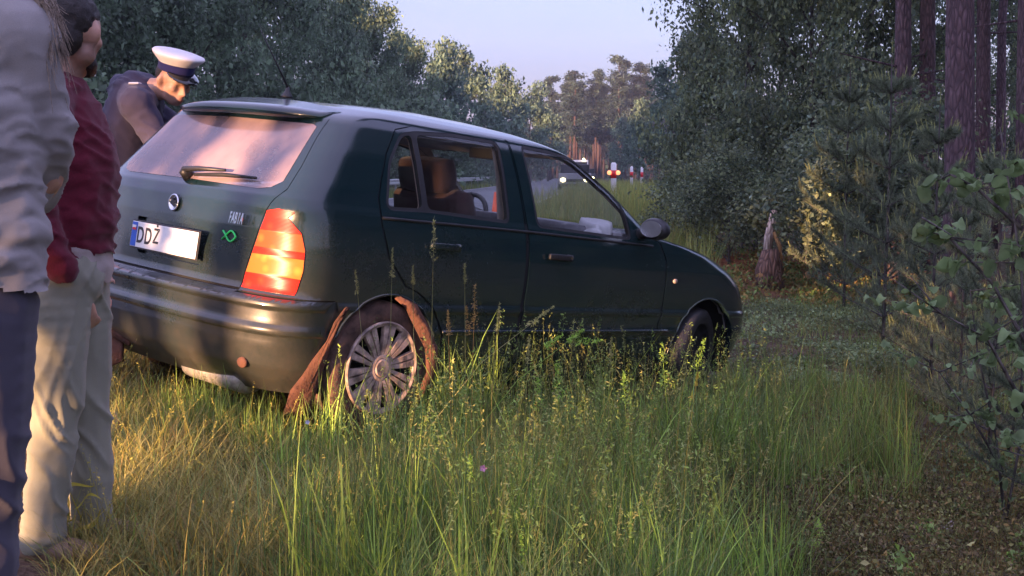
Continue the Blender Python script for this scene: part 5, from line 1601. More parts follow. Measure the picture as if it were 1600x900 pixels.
# ---- the man in the maroon sweatshirt, side on, facing the car
def man_maroon():
    Y = 3.45; X = -1.325; gz_ = float(ground(X, Y)) - .02
    # local: +x = the way he faces (to the right of the photo), y away from the camera
    feet = [(-.09, -.10, 0), (.02, .09, 0)]
    torso = [{'p': [(-.01, 0, .96, .125), (0, 0, 1.10, .128), (.0, 0, 1.26, .135), (-.01, 0, 1.36, .125)], 's': (.92, 1.25, 1)}, {'p': [(-.02, -.16, 1.42, .070), (-.02, 0, 1.45, .085), (-.02, .16, 1.42, .070)]}]
    armn = {'p': [(-.02, -.19, 1.40, .064), (-.05, -.215, 1.26, .055), (-.06, -.21, 1.13, .048), (-.02, -.20, 1.00, .042), (.03, -.12, .89, .034)]}
    armf = {'p': [(-.02, .19, 1.40, .064), (-.05, .215, 1.26, .055), (-.06, .21, 1.13, .048), (-.02, .20, 1.00, .042), (.03, .175, .90, .034)]}
    hd, P = head_chains((.035, 0, 1.645), math.radians(74), .12)
    lg = legs(([(-.02, -.085), (-.01, .085)], .90), feet, 1.0, (.01, 0, 0))
    body = torso + [armn, armf] + lg + hd + [{'p': [(-.01, 0, 1.46, .06), (.015, 0, 1.57, .056)]}] + [foot(*f, 1, -.15) for f in feet] + hand((.035, -.105, .86), (.35, .25, -1), (.2, -1, 0), .5, .95) + hand((.035, .16, .89), (.35, -.25, -1), (.2, 1, 0), .5, .95)
    tint = lambda c: np.where((np.abs(c[:, 2] - 1.56) < .06) & (c[:, 0] > .03), .55, 1.0)
    p = person((X, Y, gz_), math.radians(8), 'dark haired man in a maroon sweatshirt and pale khaki trousers beside the car', body, .011, tint)
    p.scale = (.95, .95, .95)
    sw = [{'p': [(0, 0, .99, .138), (.01, 0, 1.08, .145), (.012, 0, 1.26, .150), (-.005, 0, 1.37, .138)], 's': (.98, 1.27, 1)}, {'p': [(-.02, -.165, 1.42, .085), (-.02, 0, 1.45, .098), (-.02, .165, 1.42, .085)]},
          dict(armn, p=[(a, b, c, r + .020) for a, b, c, r in armn['p'][:-1]] + [(.02, -.18, .925, .045)]), dict(armf, p=[(a, b, c, r + .020) for a, b, c, r in armf['p'][:-1]] + [(.02, .18, .925, .045)]),
          {'p': [(-.03, -.05, 1.49, .062), (-.075, 0, 1.47, .075), (-.03, .05, 1.49, .062)]}]
    me = blob(sw, .008, 4)
    displace(me, lambda c, n: folds(c, (.45, .3, 1.0), 26, .011, 12) + folds(c, (-.5, .2, 1.0), 48, .006, 14))
    cut(me, lambda v: v.z > (.955 if abs(v.y) < .165 else .90) + .012 * math.sin(v.x * 18 + v.y * 9))
    link('sweatshirt', me, C_MAROON, p)
    te = [{'p': [(0, 0, .93, .134), (0, 0, 1.05, .138)], 's': (1.0, 1.27, 1)}]
    me = blob(te, .010, 3); displace(me, lambda c, n: folds(c, (.8, .2, .8), 34, .010, 17))
    cut(me, lambda v: v.z > .865 + .018 * math.sin(v.x * 14 + 1) and v.z < 1.0); link('tee_hem', me, C_TEE, p)
    tr = legs(([(-.02, -.085), (-.01, .085)], .90), feet, 1.20, (.012, 0, 0)) + [{'p': [(-.01, -.06, .90, .125), (-.01, .06, .90, .125)], 's': (1.0, 1, 1)}]
    for c in tr[:2]: c['p'] = c['p'][:-1] + [(c['p'][-1][0], c['p'][-1][1], .08, .068)]
    me = blob(tr, .0085, 4)
    displace(me, lambda c, n: folds(c, (1, .3, .55), 24, .016, 21, .12) + folds(c, (1, .3, -.4), 22, .012, 25, .14) + folds(c, (.1, .1, 1), 40, .010, 27) * np.clip((.25 - c[:, 2]) * 6, 0, 1))
    cut(me, lambda v: v.z > .04 and v.z < .97); link('trousers', me, C_KHAKI, p)
    for q in feet: link('shoe', blob([dict(foot(*q, 1, -.15), s=(1.2, 1.2, .95))], .009, 3), C_SHOE, p)
    # short dark hair
    ch = [{'p': [P(-.035, 0, .045, .086), P(.01, 0, .062, .074)]}, {'p': [P(-.065, 0, -.02, .06)], 's': (1, 1.15, 1)}]
    me = blob(ch, .009, 3); displace(me, lambda c, n: .010 * (fbm(c[:, 0] * 60 + c[:, 1] * 33, c[:, 2] * 60, 31, 2) - .4))
    link('hair', me, HAIR, p)
    ch = [{'p': [P(.02, .045, -.085, .026), P(.066, .02, -.100, .022), P(.066, -.02, -.100, .022), P(.02, -.045, -.085, .026)]}]
    me = blob(ch, .009, 3); displace(me, lambda c, n: .006 * (fbm(c[:, 0] * 90 + c[:, 1] * 50, c[:, 2] * 90, 33, 2) - .5)); link('beard', me, HAIR, p)
man_maroon()

# ---- the officer bending over beyond the car
def officer():
    Y = 6.35; X = -1.95; gz_ = float(ground(X, Y)); base = Vector((X - .28, Y + .1, gz_))
    A = lambda px, py, d=0.0: Vector(at_depth(px, py, Y + d)) - base
    # local axes = the world's; trunk bends forward (to the right and towards the car)
    hip = A(172, 330, .15); sh = A(215, 150, .05); neck = A(238, 140); hc = A(272, 128, -.02)
    shL = A(196, 142, .22); shR = A(214, 165, -.16)
    g = base.z
    feet = [(hip.x - .02, hip.y - .10, 0.0), (hip.x + .10, hip.y + .10, 0.0)]
    torso = [{'p': [(*hip, .145), (*(hip.lerp(sh, .35)), .15), (*(hip.lerp(sh, .75)), .158), (*sh, .125)], 's': (.95, 1.1, 1)}, {'p': [(*shL, .085), (*sh, .10), (*shR, .085)]}]
    elR = A(258, 236, -.16); haR = A(240, 226, -.22)
    elL = A(276, 200, .18); haL = A(318, 190, .10)
    lg = legs(([(hip.x, hip.y - .09), (hip.x, hip.y + .09)], hip.z - .02), feet)
    hd, P = head_chains(hc, math.radians(-38), math.radians(28), 1.0)
    body = torso + lg + hd + [{'p': [(*neck, .066), (*(neck.lerp(hc, .6) + Vector((-.01, 0, -.02))), .060)]}, {'p': [(*shR, .07), (*elR, .05), (*haR, .033)]}, {'p': [(*shL, .07), (*elL, .05), (*haL, .033)]}]
    body += [foot(*f, 1, -.3) for f in feet] + hand(haR, (.5, -.3, .5), (-.5, -.6, .3), .6, .9) + hand(haL, (.8, -.3, -.5), (0, 0, 1), .8)
    eye = [np.array(P(.082, e * .034, .008, 1)[:3]) for e in (-1, 1)]; br = [np.array(P(.086, e * .034, .034, 1)[:3]) for e in (-1, 1)]; mo = np.array(P(.094, 0, -.064, 1)[:3]); ch_ = np.array(P(.05, 0, -.09, 1)[:3])
    def tint(c):
        t = np.ones((len(c), 3))
        for e in eye: t *= (1 - .75 * np.exp(-((np.linalg.norm(c - e, axis=1) / .013) ** 2)))[:, None]
        for e in br: t *= (1 - .7 * np.exp(-((np.abs(c[:, 2] - e[2]) / .006) ** 2) - (np.linalg.norm(c - e, axis=1) / .022) ** 2))[:, None]
        d = np.linalg.norm(c - mo, axis=1); t *= 1 - np.array([.25, .5, .45]) * np.exp(-(d / .016) ** 2)[:, None]
        d = np.linalg.norm((c - ch_) * [1, 1, 1.3], axis=1); t *= 1 - np.array([.45, .42, .35]) * np.exp(-(d / .06) ** 4)[:, None]
        return t
    p = person(base, 0, 'police officer in a white peaked cap bending towards the car', body, .0075, tint)
    un = [{'p': [(*hip, .16), (*(hip.lerp(sh, .35)), .166), (*(hip.lerp(sh, .75)), .176), (*sh, .142)], 's': (.98, 1.12, 1)}, {'p': [(*shL, .10), (*sh, .118), (*shR, .10)]}, {'p': [(*shR, .09), (*elR, .068), (*(haR.lerp(elR, .12)), .05)]}, {'p': [(*shL, .09), (*elL, .068), (*(haL.lerp(elL, .12)), .05)]}]
    me = blob(un, .010, 4); displace(me, lambda c, n: folds(c, (.5, .4, 1), 26, .014, 41))
    link('uniform_shirt', me, C_UNI, p)
    me = blob([{'p': [(*(neck + Vector((-.025, 0, -.03))), .078)], 's': (1, 1, .5), 'ry': .5}], .008, 2); link('collar', me, C_UNI, p)
    bm = bmesh.new(); bm_box(bm, sh.lerp(shR, .62) + Vector((0, 0, .095)), (.055, .11, .012)); bevel_all(bm, .004, 1); link('shoulder_strap', bm_mesh('shoulder_strap', bm), C_CAPW, p)
    tr = legs(([(hip.x, hip.y - .09), (hip.x, hip.y + .09)], hip.z), feet, 1.28) + [{'p': [(hip.x, hip.y - .05, hip.z, .14), (hip.x, hip.y + .05, hip.z, .14)]}]
    me = blob(tr, .012, 4); cut(me, lambda v: v.z > .04); link('trousers', me, C_UNI, p)
    for q in feet: link('shoe', blob([dict(foot(*q, 1, -.3), s=(1.2, 1.2, .95))], .010, 3), C_DARKSHOE, p)
    me = blob([{'p': [P(-.045, 0, .03, .085)]}, {'p': [P(-.07, 0, -.03, .055)], 's': (1, 1.2, 1)}], .009, 3); link('hair', me, HAIR, p)
    # cap: band, visor, wide white top
    cp = Matrix.Translation(base * 0 + Vector(P(-.012, 0, .062, 1)[:3])) @ Matrix.Rotation(math.radians(-38), 4, 'Z') @ Matrix.Rotation(math.radians(20), 4, 'Y')
    bm = bmesh.new(); bm_lathe(bm, [(.098, -.005), (.102, .0), (.103, .036), (.100, .04)], 'z', 36); bmesh.ops.transform(bm, matrix=cp @ Matrix.Diagonal((1.02, .90, 1, 1)), verts=bm.verts)
    cap = link('cap', bm_mesh('cap', bm, True), C_BAND, p)
    bm = bmesh.new(); bm_lathe(bm, [(.100, .036), (.118, .052), (.140, .074), (.146, .084), (.140, .092), (.10, .098), (.05, .099), (0, .099)], 'z', 40)
    for v in bm.verts:
        if v.co.x > 0: v.co.z += v.co.x * .06
    bmesh.ops.transform(bm, matrix=cp @ Matrix.Diagonal((1.02, .93, 1, 1)), verts=bm.verts)
    link('cap_top', bm_mesh('cap_top', bm, True), C_CAPW, cap)
    bm = bmesh.new(); rows = []
    for j in range(4):
        r = .100 + .052 * j / 3; row = []
        for k in range(15):
            a = math.radians(-62 + 124 * k / 14); q = math.cos(a * 1.35) ** .7 if abs(a * 1.35) < PI / 2 else 0
            rr = .100 + (r - .100) * q; row.append(bm.verts.new((rr * math.cos(a), rr * math.sin(a) * .92, .004 - (rr - .1) * .75)))
        rows.append(row)
    for a, b in zip(rows, rows[1:]):
        for k in range(14): bm.faces.new((a[k], a[k + 1], b[k + 1], b[k]))
    r_ = bmesh.ops.extrude_face_region(bm, geom=list(bm.faces)); bmesh.ops.translate(bm, vec=(0, 0, -.004), verts=[v for v in r_['geom'] if isinstance(v, bmesh.types.BMVert)])
    bmesh.ops.recalc_face_normals(bm, faces=bm.faces); bmesh.ops.transform(bm, matrix=cp, verts=bm.verts)
    link('visor', bm_mesh('visor', bm, True), VISOR, cap)
officer()

# ================================================================ GRASS AND SMALL PLANTS
GRASS = mat_leaf('grass_blades', (0.205, 0.245, 0.105), nscale=1.6, trans=.3)
def in_car(x, y, m=0.0):
    d = np.stack([x - CAR_T[0], y - CAR_T[1]], -1) @ np.array([[CAR_R[0, 0], CAR_R[0, 1]], [CAR_R[1, 0], CAR_R[1, 1]]])
    return (d[..., 0] > .05 - m) & (d[..., 0] < 3.9 + m) & (np.abs(d[..., 1]) < .78 + m)

GREEN = np.array([.85, 1.10, .70]); STRAW = np.array([1.75, 1.28, .82]); OLIVE = np.array([1.15, 1.05, .75]); RUST = np.array([1.5, .85, .6]); BLUE = np.array([.80, .98, .85]); LIME = np.array([1.35, 1.75, .70])

def blades(x, y, h, w, lean, tint, seg=3, curl=1.0):
    """tapered bent blades; all arrays of length n"""
    n = len(x); az = RNG.uniform(0, 2 * PI, n); d = np.stack([np.cos(az), np.sin(az)], 1); fa = az + RNG.uniform(-.9, .9, n) + PI / 2
    sd = np.stack([np.cos(fa), np.sin(fa)], 1)
    z = ground(x, y) - .01
    rows = []
    for k in range(seg + 1):
        t = k / seg; off = lean * h * t ** (1.6 * curl + .2); zz = h * t * np.sqrt(np.clip(1 - (lean * t) ** 2 * .6, .1, 1))
        ww = w * (1 - t) ** .7 * (1 if k < seg else 0)
        c = np.stack([x + d[:, 0] * off, y + d[:, 1] * off, z + zz], 1)
        if k < seg:
            rows += [c - np.c_[sd * ww[:, None], np.zeros(n)], c + np.c_[sd * ww[:, None], np.zeros(n)]]
        else: rows.append(c)
    V = np.stack(rows, 1); m = V.shape[1]; V = V.reshape(-1, 3)
    f = []
    for k in range(seg - 1): a = 2 * k; f += [[a, a + 1, a + 3], [a, a + 3, a + 2]]
    a = 2 * (seg - 1); f.append([a, a + 1, a + 2])
    Fc = (np.arange(n)[:, None, None] * m + np.array(f)[None]).reshape(-1, 3)
    # tops drier than the bases
    return V, Fc, np.repeat(tint, m, 0), (d, z)

def scatter(n, y0, y1, power=1.0, px0=-80, px1=1680):
    """positions on the ground, denser near the camera"""
    u = RNG.random(n); y = y0 * (y1 / y0) ** (u ** power); px = RNG.uniform(px0, px1, n)
    return (px - 800) / 1801.5 * y, y

def zone(x, y):
    """how the verge changes from place to place, in metres on the ground: returns height, mix of tints"""
    px = x / y * 1801.5 + 800
    return px

parts = []
def mix_tint(n, cols, p, jit=.22):
    c = np.array(cols)[RNG.choice(len(cols), n, p=p)]
    return c * np.clip(1 + jit * RNG.normal(size=n), .4, 1.9)[:, None]

def tall_mask(x, y):
    """1 in the tall meadow before the car, 0 on the trampled straw left and the heath right"""
    left = 1 / (1 + np.exp(-(x - (-.42 + .16 * (y - 3.6))) / .11)); right = 1 / (1 + np.exp((x - (.52 + .30 * (y - 3.4))) / .13))
    return left * right * (fbm(x * 1.3, y * 1.3, 61) * .8 + .6)

def clump(cx, cy, r, k, hm, cols, p, lean=.3, w=.0026, sg=4):
    a = RNG.uniform(0, 2 * PI, k); q = r * RNG.random(k) ** .6
    xx, yy = cx + q * np.cos(a), cy + q * np.sin(a)
    return blades(xx, yy, np.clip(hm * (1 + .3 * RNG.normal(size=k)), .04, 1), RNG.uniform(w * .6, w * 1.3, k), np.clip(lean + .2 * RNG.normal(size=k), 0, .95), mix_tint(k, cols, p), sg)[:3]

# 1 tall meadow
x, y = scatter(36000, 2.6, 7.2, .9, 250, 1320)
m = (RNG.random(len(x)) < tall_mask(x, y)) & ~in_car(x, y, .03); x, y = x[m], y[m]; n = len(x)
cl = fbm(x * 2.3, y * 2.3, 71); h = np.clip(.10 + .32 * cl + .07 * RNG.normal(size=n), .06, .55) * np.clip(1.15 - .10 * (y - 4), .7, 1.1)
green = (fbm(x * 1.1, y * 1.1, 81) + .12 * RNG.normal(size=n)) > .42
t = np.where(green[:, None], mix_tint(n, [GREEN, BLUE, LIME], [.55, .30, .15]), mix_tint(n, [OLIVE, STRAW, GREEN], [.5, .25, .25]))
parts.append(blades(x, y, h, RNG.uniform(.0014, .0034, n), np.clip(.25 + .22 * RNG.normal(size=n), 0, .85), t, 4)[:3])
tag(link('meadow_grass', np_mesh('meadow_grass', *merge(parts)[:2], tint=merge(parts)[2]), GRASS), 'tall green meadow grass before the car', kind='stuff')

# last year's stems, bent and matted through the meadow, and broad herb leaves low in it
parts2 = []
x, y = scatter(7000, 2.7, 6.6, .9, 330, 1280); m = (RNG.random(len(x)) < tall_mask(x, y)) & ~in_car(x, y, .03); x, y = x[m], y[m]; n = len(x)
parts2.append(blades(x, y, RNG.uniform(.15, .5, n), RNG.uniform(.0012, .0024, n), np.clip(.92 + .08 * RNG.normal(size=n), .5, .985), mix_tint(n, [STRAW * 1.1, OLIVE, RUST], [.6, .25, .15]), 4, .5)[:3])
for k in range(75):
    Y = random.uniform(2.9, 5.6); px = random.uniform(420, 1250); X = (px - 800) / 1801.5 * Y
    if bool(in_car(np.array(X), np.array(Y), .05)): continue
    parts2.append(clump(X, Y, random.uniform(.05, .13), 60, random.uniform(.18, .42), [LIME, GREEN, LIME * 1.1], [.4, .4, .2], random.uniform(.15, .45), .0038))
a_, b_, c_ = merge(parts2); tag(link('matted_grass', np_mesh('matted_grass', a_, b_, tint=c_), GRASS), 'matted dead stems and broad green tufts in the meadow', kind='stuff')

# 2 trampled, straw coloured grass on the left, some lush green under the bumper
parts = []
x, y = scatter(30000, 2.9, 7.5, .9, 60, 800)
m = (RNG.random(len(x)) < 1.1 - tall_mask(x, y)) & (x < .3) & ~in_car(x, y, -.15) & (road_u(x, y) > .15); x, y = x[m], y[m]; n = len(x)
t = mix_tint(n, [STRAW, OLIVE, RUST, GREEN], [.46, .27, .15, .12])
h = np.clip(.10 + .06 * RNG.normal(size=n) + .10 * fbm(x * 3, y * 3, 91), .03, .3)
parts.append(blades(x, y, h, RNG.uniform(.0012, .0028, n), np.clip(.75 + .25 * RNG.normal(size=n), .1, .97), t, 3)[:3])
for px, Y, r, k, hm in [(355, 4.75, .20, 700, .20), (300, 4.9, .18, 500, .17), (420, 4.55, .18, 500, .18), (465, 4.5, .16, 350, .15), (260, 5.0, .2, 400, .14), (215, 4.6, .25, 400, .12)]:
    parts.append(clump((px - 800) / 1801.5 * Y, Y, r, k, hm, [LIME, GREEN, STRAW], [.45, .4, .15]))
# matted dead stems lying flat
x, y = scatter(5000, 3.2, 6.0, 1, 90, 700); m = (tall_mask(x, y) < .55) & ~in_car(x, y, -.1); x, y = x[m], y[m]; n = len(x)
parts.append(blades(x, y, RNG.uniform(.12, .34, n), RNG.uniform(.001, .002, n), np.full(n, .985), mix_tint(n, [STRAW * 1.15, OLIVE], [.8, .2]), 3, .3)[:3])
a_, b_, c_ = merge(parts); tag(link('dry_grass', np_mesh('dry_grass', a_, b_, tint=c_), GRASS), 'trampled straw coloured grass with green tufts behind the car', kind='stuff')

# 3 right-hand verge: short mixed grass and heath
parts = []
x, y = scatter(46000, 2.8, 15, 1.0, 900, 1700)
m = (RNG.random(len(x)) < 1.15 - tall_mask(x, y)) & (x > .2) & ~in_car(x, y, .05); x, y = x[m], y[m]; n = len(x)
heath = (fbm(x * 1.2 + 3, y * 1.2, 101) + .35 * ((x > .55) & (y < 4.7)) + .5 * np.exp(-(((x - 1.75) / .8) ** 2 + ((y - 3.5) / .8) ** 2))) > .50
t = np.where(heath[:, None], mix_tint(n, [RUST * .85, OLIVE * .9, STRAW * .8], [.45, .35, .2]), mix_tint(n, [GREEN, OLIVE, STRAW, LIME], [.34, .36, .2, .10]))
h = np.where(heath, .07, .15) * np.clip(1 + .4 * RNG.normal(size=n), .3, 2.2) * np.clip(.75 + .5 * fbm(x * 2, y * 2, 111), .5, 1.4)
parts.append(blades(x, y, h, RNG.uniform(.0012, .003, n), np.clip(.45 + .3 * RNG.normal(size=n), 0, .95), t, 3)[:3])
for k in range(46):
    Y = random.uniform(4.6, 7.5); px = random.uniform(1080, 1440)
    parts.append(clump((px - 800) / 1801.5 * Y, Y, .09, 70, random.uniform(.16, .34), [LIME, GREEN, OLIVE, STRAW], [.3, .3, .25, .15], .28, .0022))
a_, b_, c_ = merge(parts); tag(link('verge_grass', np_mesh('verge_grass', a_, b_, tint=c_), GRASS), 'short mixed grass and moss on the right', kind='stuff')

# 4 long grass of the roadside bank beyond the car
parts = []
n = 42000; y = 8.5 * (75 / 8.5) ** RNG.random(n); u = np.clip(RNG.uniform(.3, 8.0, n), .3, None); x = road_edge_x(y) + u
m = (x / y * 1801.5 + 800 > 820) & (x / y * 1801.5 + 800 < np.where(y < 22, 1105 + 25 * vnoise(y * 2, x, 4), 1230)) & ~in_car(x, y, .1) & (u < np.where(y < 16, 7.5, 6.5)); x, y = x[m], y[m]; n = len(x)
t = mix_tint(n, [np.array([1.5, 1.45, .95]), GREEN, STRAW], [.55, .25, .20], .18)
parts.append(blades(x, y, np.clip(.55 + .15 * RNG.normal(size=n), .2, .9) * np.where(y < 13, .6, 1), np.clip(.0022 + y * .00012, .002, .012), np.clip(.3 + .2 * RNG.normal(size=n), 0, .8), t, 3)[:3])
# grass along the far side of the road too
n = 9000; y = RNG.uniform(18, 90, n); x = road_edge_x(y) - 6.3 - RNG.random(n) * 4
parts.append(blades(x, y, np.clip(.4 + .15 * RNG.normal(size=n), .1, .8), np.full(n, .010), np.clip(.3 + .2 * RNG.normal(size=n), 0, .8), mix_tint(n, [np.array([1.6, 1.4, .8]), GREEN], [.5, .5]), 3)[:3])
a_, b_, c_ = merge(parts); tag(link('bank_grass', np_mesh('bank_grass', a_, b_, tint=c_), GRASS), 'pale long grass on the bank between road and wood', kind='stuff')

# 5 heather, bilberry and herbs: small leaves on low cushions
parts = []
def cushions(k, y0, y1, px0, px1, rad, hgt, nl, size, cols, p, cond=None):
    for i in range(k):
        Y = random.uniform(y0, y1); X = (random.uniform(px0, px1) - 800) / 1801.5 * Y
        if cond is not None and not cond(X, Y): continue
        if bool(in_car(np.array(X), np.array(Y), .1)): continue
        m = nl; g = RNG.normal(size=(m, 3)); g /= np.linalg.norm(g, axis=1, keepdims=True); g[:, 2] = np.abs(g[:, 2])
        r = RNG.random(m) ** .4; P = g * r[:, None] * [rad, rad, hgt] * random.uniform(.6, 1.3) + [X, Y, 0]
        P[:, 2] += ground(P[:, 0], P[:, 1])
        parts.append(leaves(P, size, .55, mix_tint(m, cols, p, .3), .0))
cushions(260, 2.9, 4.9, 1120, 1650, .13, .13, 260, .014, [np.array([.95, .58, .55]), np.array([.75, .66, .52]), np.array([.45, .30, .33]), OLIVE], [.38, .27, .2, .15])
cushions(90, 4.6, 8, 1200, 1600, .16, .12, 200, .018, [np.array([.9, .55, .48]), OLIVE, np.array([.7, .8, .8]), GREEN], [.35, .25, .2, .2])
cushions(80, 7.0, 13, 1150, 1420, .3, .10, 180, .03, [np.array([1.2, 1.3, 1.4]), np.array([1.0, 1.1, 1.15]), OLIVE], [.45, .35, .2])
cushions(26, 3.0, 4.4, 1180, 1640, .07, .10, 46, .030, [np.array([1.1, 1.35, .9]), LIME], [.7, .3])
cushions(40, 3.3, 5.2, 560, 1150, .10, .18, 60, .026, [GREEN, BLUE], [.6, .4])
cushions(50, 12.5, 16.5, 1120, 1420, .35, .22, 170, .045, [RUST * 1.1, OLIVE, GREEN], [.4, .3, .3])
a_, b_, c_ = merge(parts); tag(link('heath_plants', np_mesh('heath_plants', a_, b_, tint=c_), GRASS), 'low heather, bilberry and herbs on the forest floor', kind='stuff')

# dead twigs and needle litter lower right
parts = []
n = 3800; y = 2.9 + 2.6 * RNG.random(n) ** 1.3; px = RNG.uniform(1080, 1680, n); x = (px - 800) / 1801.5 * y
parts.append(blades(x, y, RNG.uniform(.03, .16, n), RNG.uniform(.0008, .0022, n), np.clip(.8 + .2 * RNG.normal(size=n), .2, .98), mix_tint(n, [np.array([.5, .34, .36]), np.array([1.2, .95, .8]), np.array([.3, .22, .25])], [.5, .2, .3]), 2, .4)[:3])
P = np.stack([x[:700] + .02, y[:700], ground(x[:700], y[:700]) + RNG.uniform(.02, .12, 700)], 1)
parts.append(leaves(P, .022, .6, mix_tint(700, [np.array([1.9, 1.5, 1.35]), RUST], [.45, .55])))
a_, b_, c_ = merge(parts); tag(link('twig_litter', np_mesh('twig_litter', a_, b_, tint=c_), GRASS), 'dead twigs and leaf litter lower right', kind='stuff')

# 6 flowering stalks: thousands of finer ones as one mass, the ones that stand out singly as things
def panicle(P0, d, L, n, size, tint, spread=.25):
    """spikelets along the top of a stalk; P0 (3,), d unit"""
    q = RNG.random(n); az = RNG.uniform(0, 2 * PI, n); r = spread * L * (1 - q * .85) * RNG.uniform(.2, 1, n)
    side = np.cross(d, [0, 0, 1.0]); side = side / max(np.linalg.norm(side), 1e-6); up = np.cross(side, d)
    P = P0 + d * (q * L)[:, None] + (side * np.cos(az)[:, None] + up * np.sin(az)[:, None]) * r[:, None]
    return leaves(P, size, .30, tint)

def thin_stalk(pts, r, tint):
    V, Fq = tube_arrays(pts, [r * (1 - .6 * i / (len(pts) - 1)) for i in range(len(pts))], 3, False)
    V = np.array([tuple(v) for v in V]); Fq = np.array(Fq); Fc = np.concatenate([Fq[:, [0, 1, 2]], Fq[:, [0, 2, 3]]])
    return V, Fc, np.repeat(np.array(tint)[None], len(V), 0)

parts = []
x, y = scatter(1600, 3.0, 6.8, .9, 520, 1260); m = (RNG.random(len(x)) < tall_mask(x, y) * 1.1) & ~in_car(x, y, .05); x, y = x[m], y[m]
for X, Y in zip(x, y):
    z = float(ground(X, Y)); h = random.uniform(.26, .60) * (1.1 - .07 * (Y - 3.5)); lx, ly = random.gauss(0, .10), random.gauss(0, .06)
    col = random.choice([np.array([1.25, 1.5, .75]), np.array([1.2, 1.2, .85]), np.array([1.6, 1.35, .95]), np.array([1.0, 1.25, .7])])
    a = np.array([X, Y, z]); e = np.array([X + lx, Y + ly, z + h]); mdl = (a + e) / 2 - np.array([lx, ly, 0]) * .15
    parts.append(thin_stalk([a, mdl, e], .0013, col))
    d = (e - mdl) / np.linalg.norm(e - mdl); k = random.randint(16, 30)
    parts.append(panicle(e - d * h * .14, d, h * .24, k, random.uniform(.009, .014), np.repeat((col * random.uniform(.95, 1.3))[None], k, 0) * RNG.uniform(.8, 1.2, (k, 1)), random.choice([.10, .22, .35])))
x, y = scatter(420, 3.2, 6.0, 1, 120, 620)
for X, Y in zip(x, y):
    if bool(in_car(np.array(X), np.array(Y), .0)): continue
    z = float(ground(X, Y)); h = random.uniform(.12, .32); lx, ly = random.gauss(0, .10), random.gauss(0, .05)
    a = np.array([X, Y, z]); e = np.array([X + lx, Y + ly, z + h]); col = np.array([1.9, 1.5, .8]) * random.uniform(.7, 1.1)
    parts.append(thin_stalk([a, (a + e) / 2, e], .0013, col)); d = (e - a) / np.linalg.norm(e - a)
    parts.append(panicle(e - d * h * .2, d, h * .3, 12, .009, np.repeat(col[None] * 1.1, 12, 0), .14))
a_, b_, c_ = merge(parts); tag(link('seeding_grass', np_mesh('seeding_grass', a_, b_, tint=c_), GRASS), 'fine flowering grass stalks rising from the meadow', kind='stuff')

# the stalks that stand out against the car: head px, foot px, distance, colour, size of the head
STALKS = [
 ((678, 352), (672, 640), 4.45, 0, .17, 'straw stalk with the highest seed head, standing before the rear door'),
 ((613, 397), (607, 640), 4.35, 0, .11, 'stalk with a loose pale seed head standing before the rear wheel arch'),
 ((556, 430), (578, 640), 4.35, 0, .09, 'short stalk with a small seed head above the hubcap'),
 ((645, 422), (648, 640), 4.4, 0, .07, 'thin stalk with a narrow spike between the wheel arch and the highest stalk'),
 ((726, 418), (728, 650), 4.45, 0, .08, 'thin grey stalk with a narrow spike before the rear door'),
 ((742, 458), (735, 650), 4.3, 1, .17, 'reddish stalk with two plump seed spikes right of the torn liner'),
 ((780, 482), (762, 650), 4.4, 0, .11, 'grey drooping stalk before the door sill'),
 ((858, 484), (622, 705), 4.05, 0, .12, 'long dry stalk leaning far to the right before the sill'),
 ((905, 520), (690, 660), 4.1, 2, .10, 'bright yellow green stalk bending right, with three heads'),
 ((700, 492), (706, 660), 4.3, 1, .10, 'reddish seed head low beside the torn liner'),
 ((826, 536), (818, 680), 4.3, 0, .10, 'grey seed head before the middle of the sill'),
 ((955, 535), (948, 680), 4.4, 0, .10, 'pale seed head below the front door'),
 ((1098, 540), (1060, 700), 4.6, 2, .16, 'green feathery panicle before the front wheel'),
 ((1035, 548), (1050, 700), 4.4, 2, .17, 'tall green panicle left of the front wheel'),
 ((975, 590), (985, 720), 4.2, 2, .12, 'narrow green spike below the front door'),
 ((870, 575), (880, 730), 4.0, 2, .15, 'green panicle before the sill, near the middle'),
 ((840, 600), (835, 740), 3.9, 2, .12, 'lower green panicle left of the one at the sill'),
 ((735, 720), (742, 880), 3.3, 2, .08, 'pale green seed head near the bottom of the meadow'),
 ((815, 845), (830, 930), 3.1, 2, .09, 'seed head at the bottom edge, below the pink flower'),
 ((1090, 585), (1060, 770), 3.9, 3, .05, 'yellow dry stalk standing right of the tall panicles'),
]
SCOL = [np.array([1.9, 1.55, 1.35]), np.array([2.1, 1.15, .85]), np.array([1.5, 2.0, .75]), np.array([2.3, 1.7, .7])]
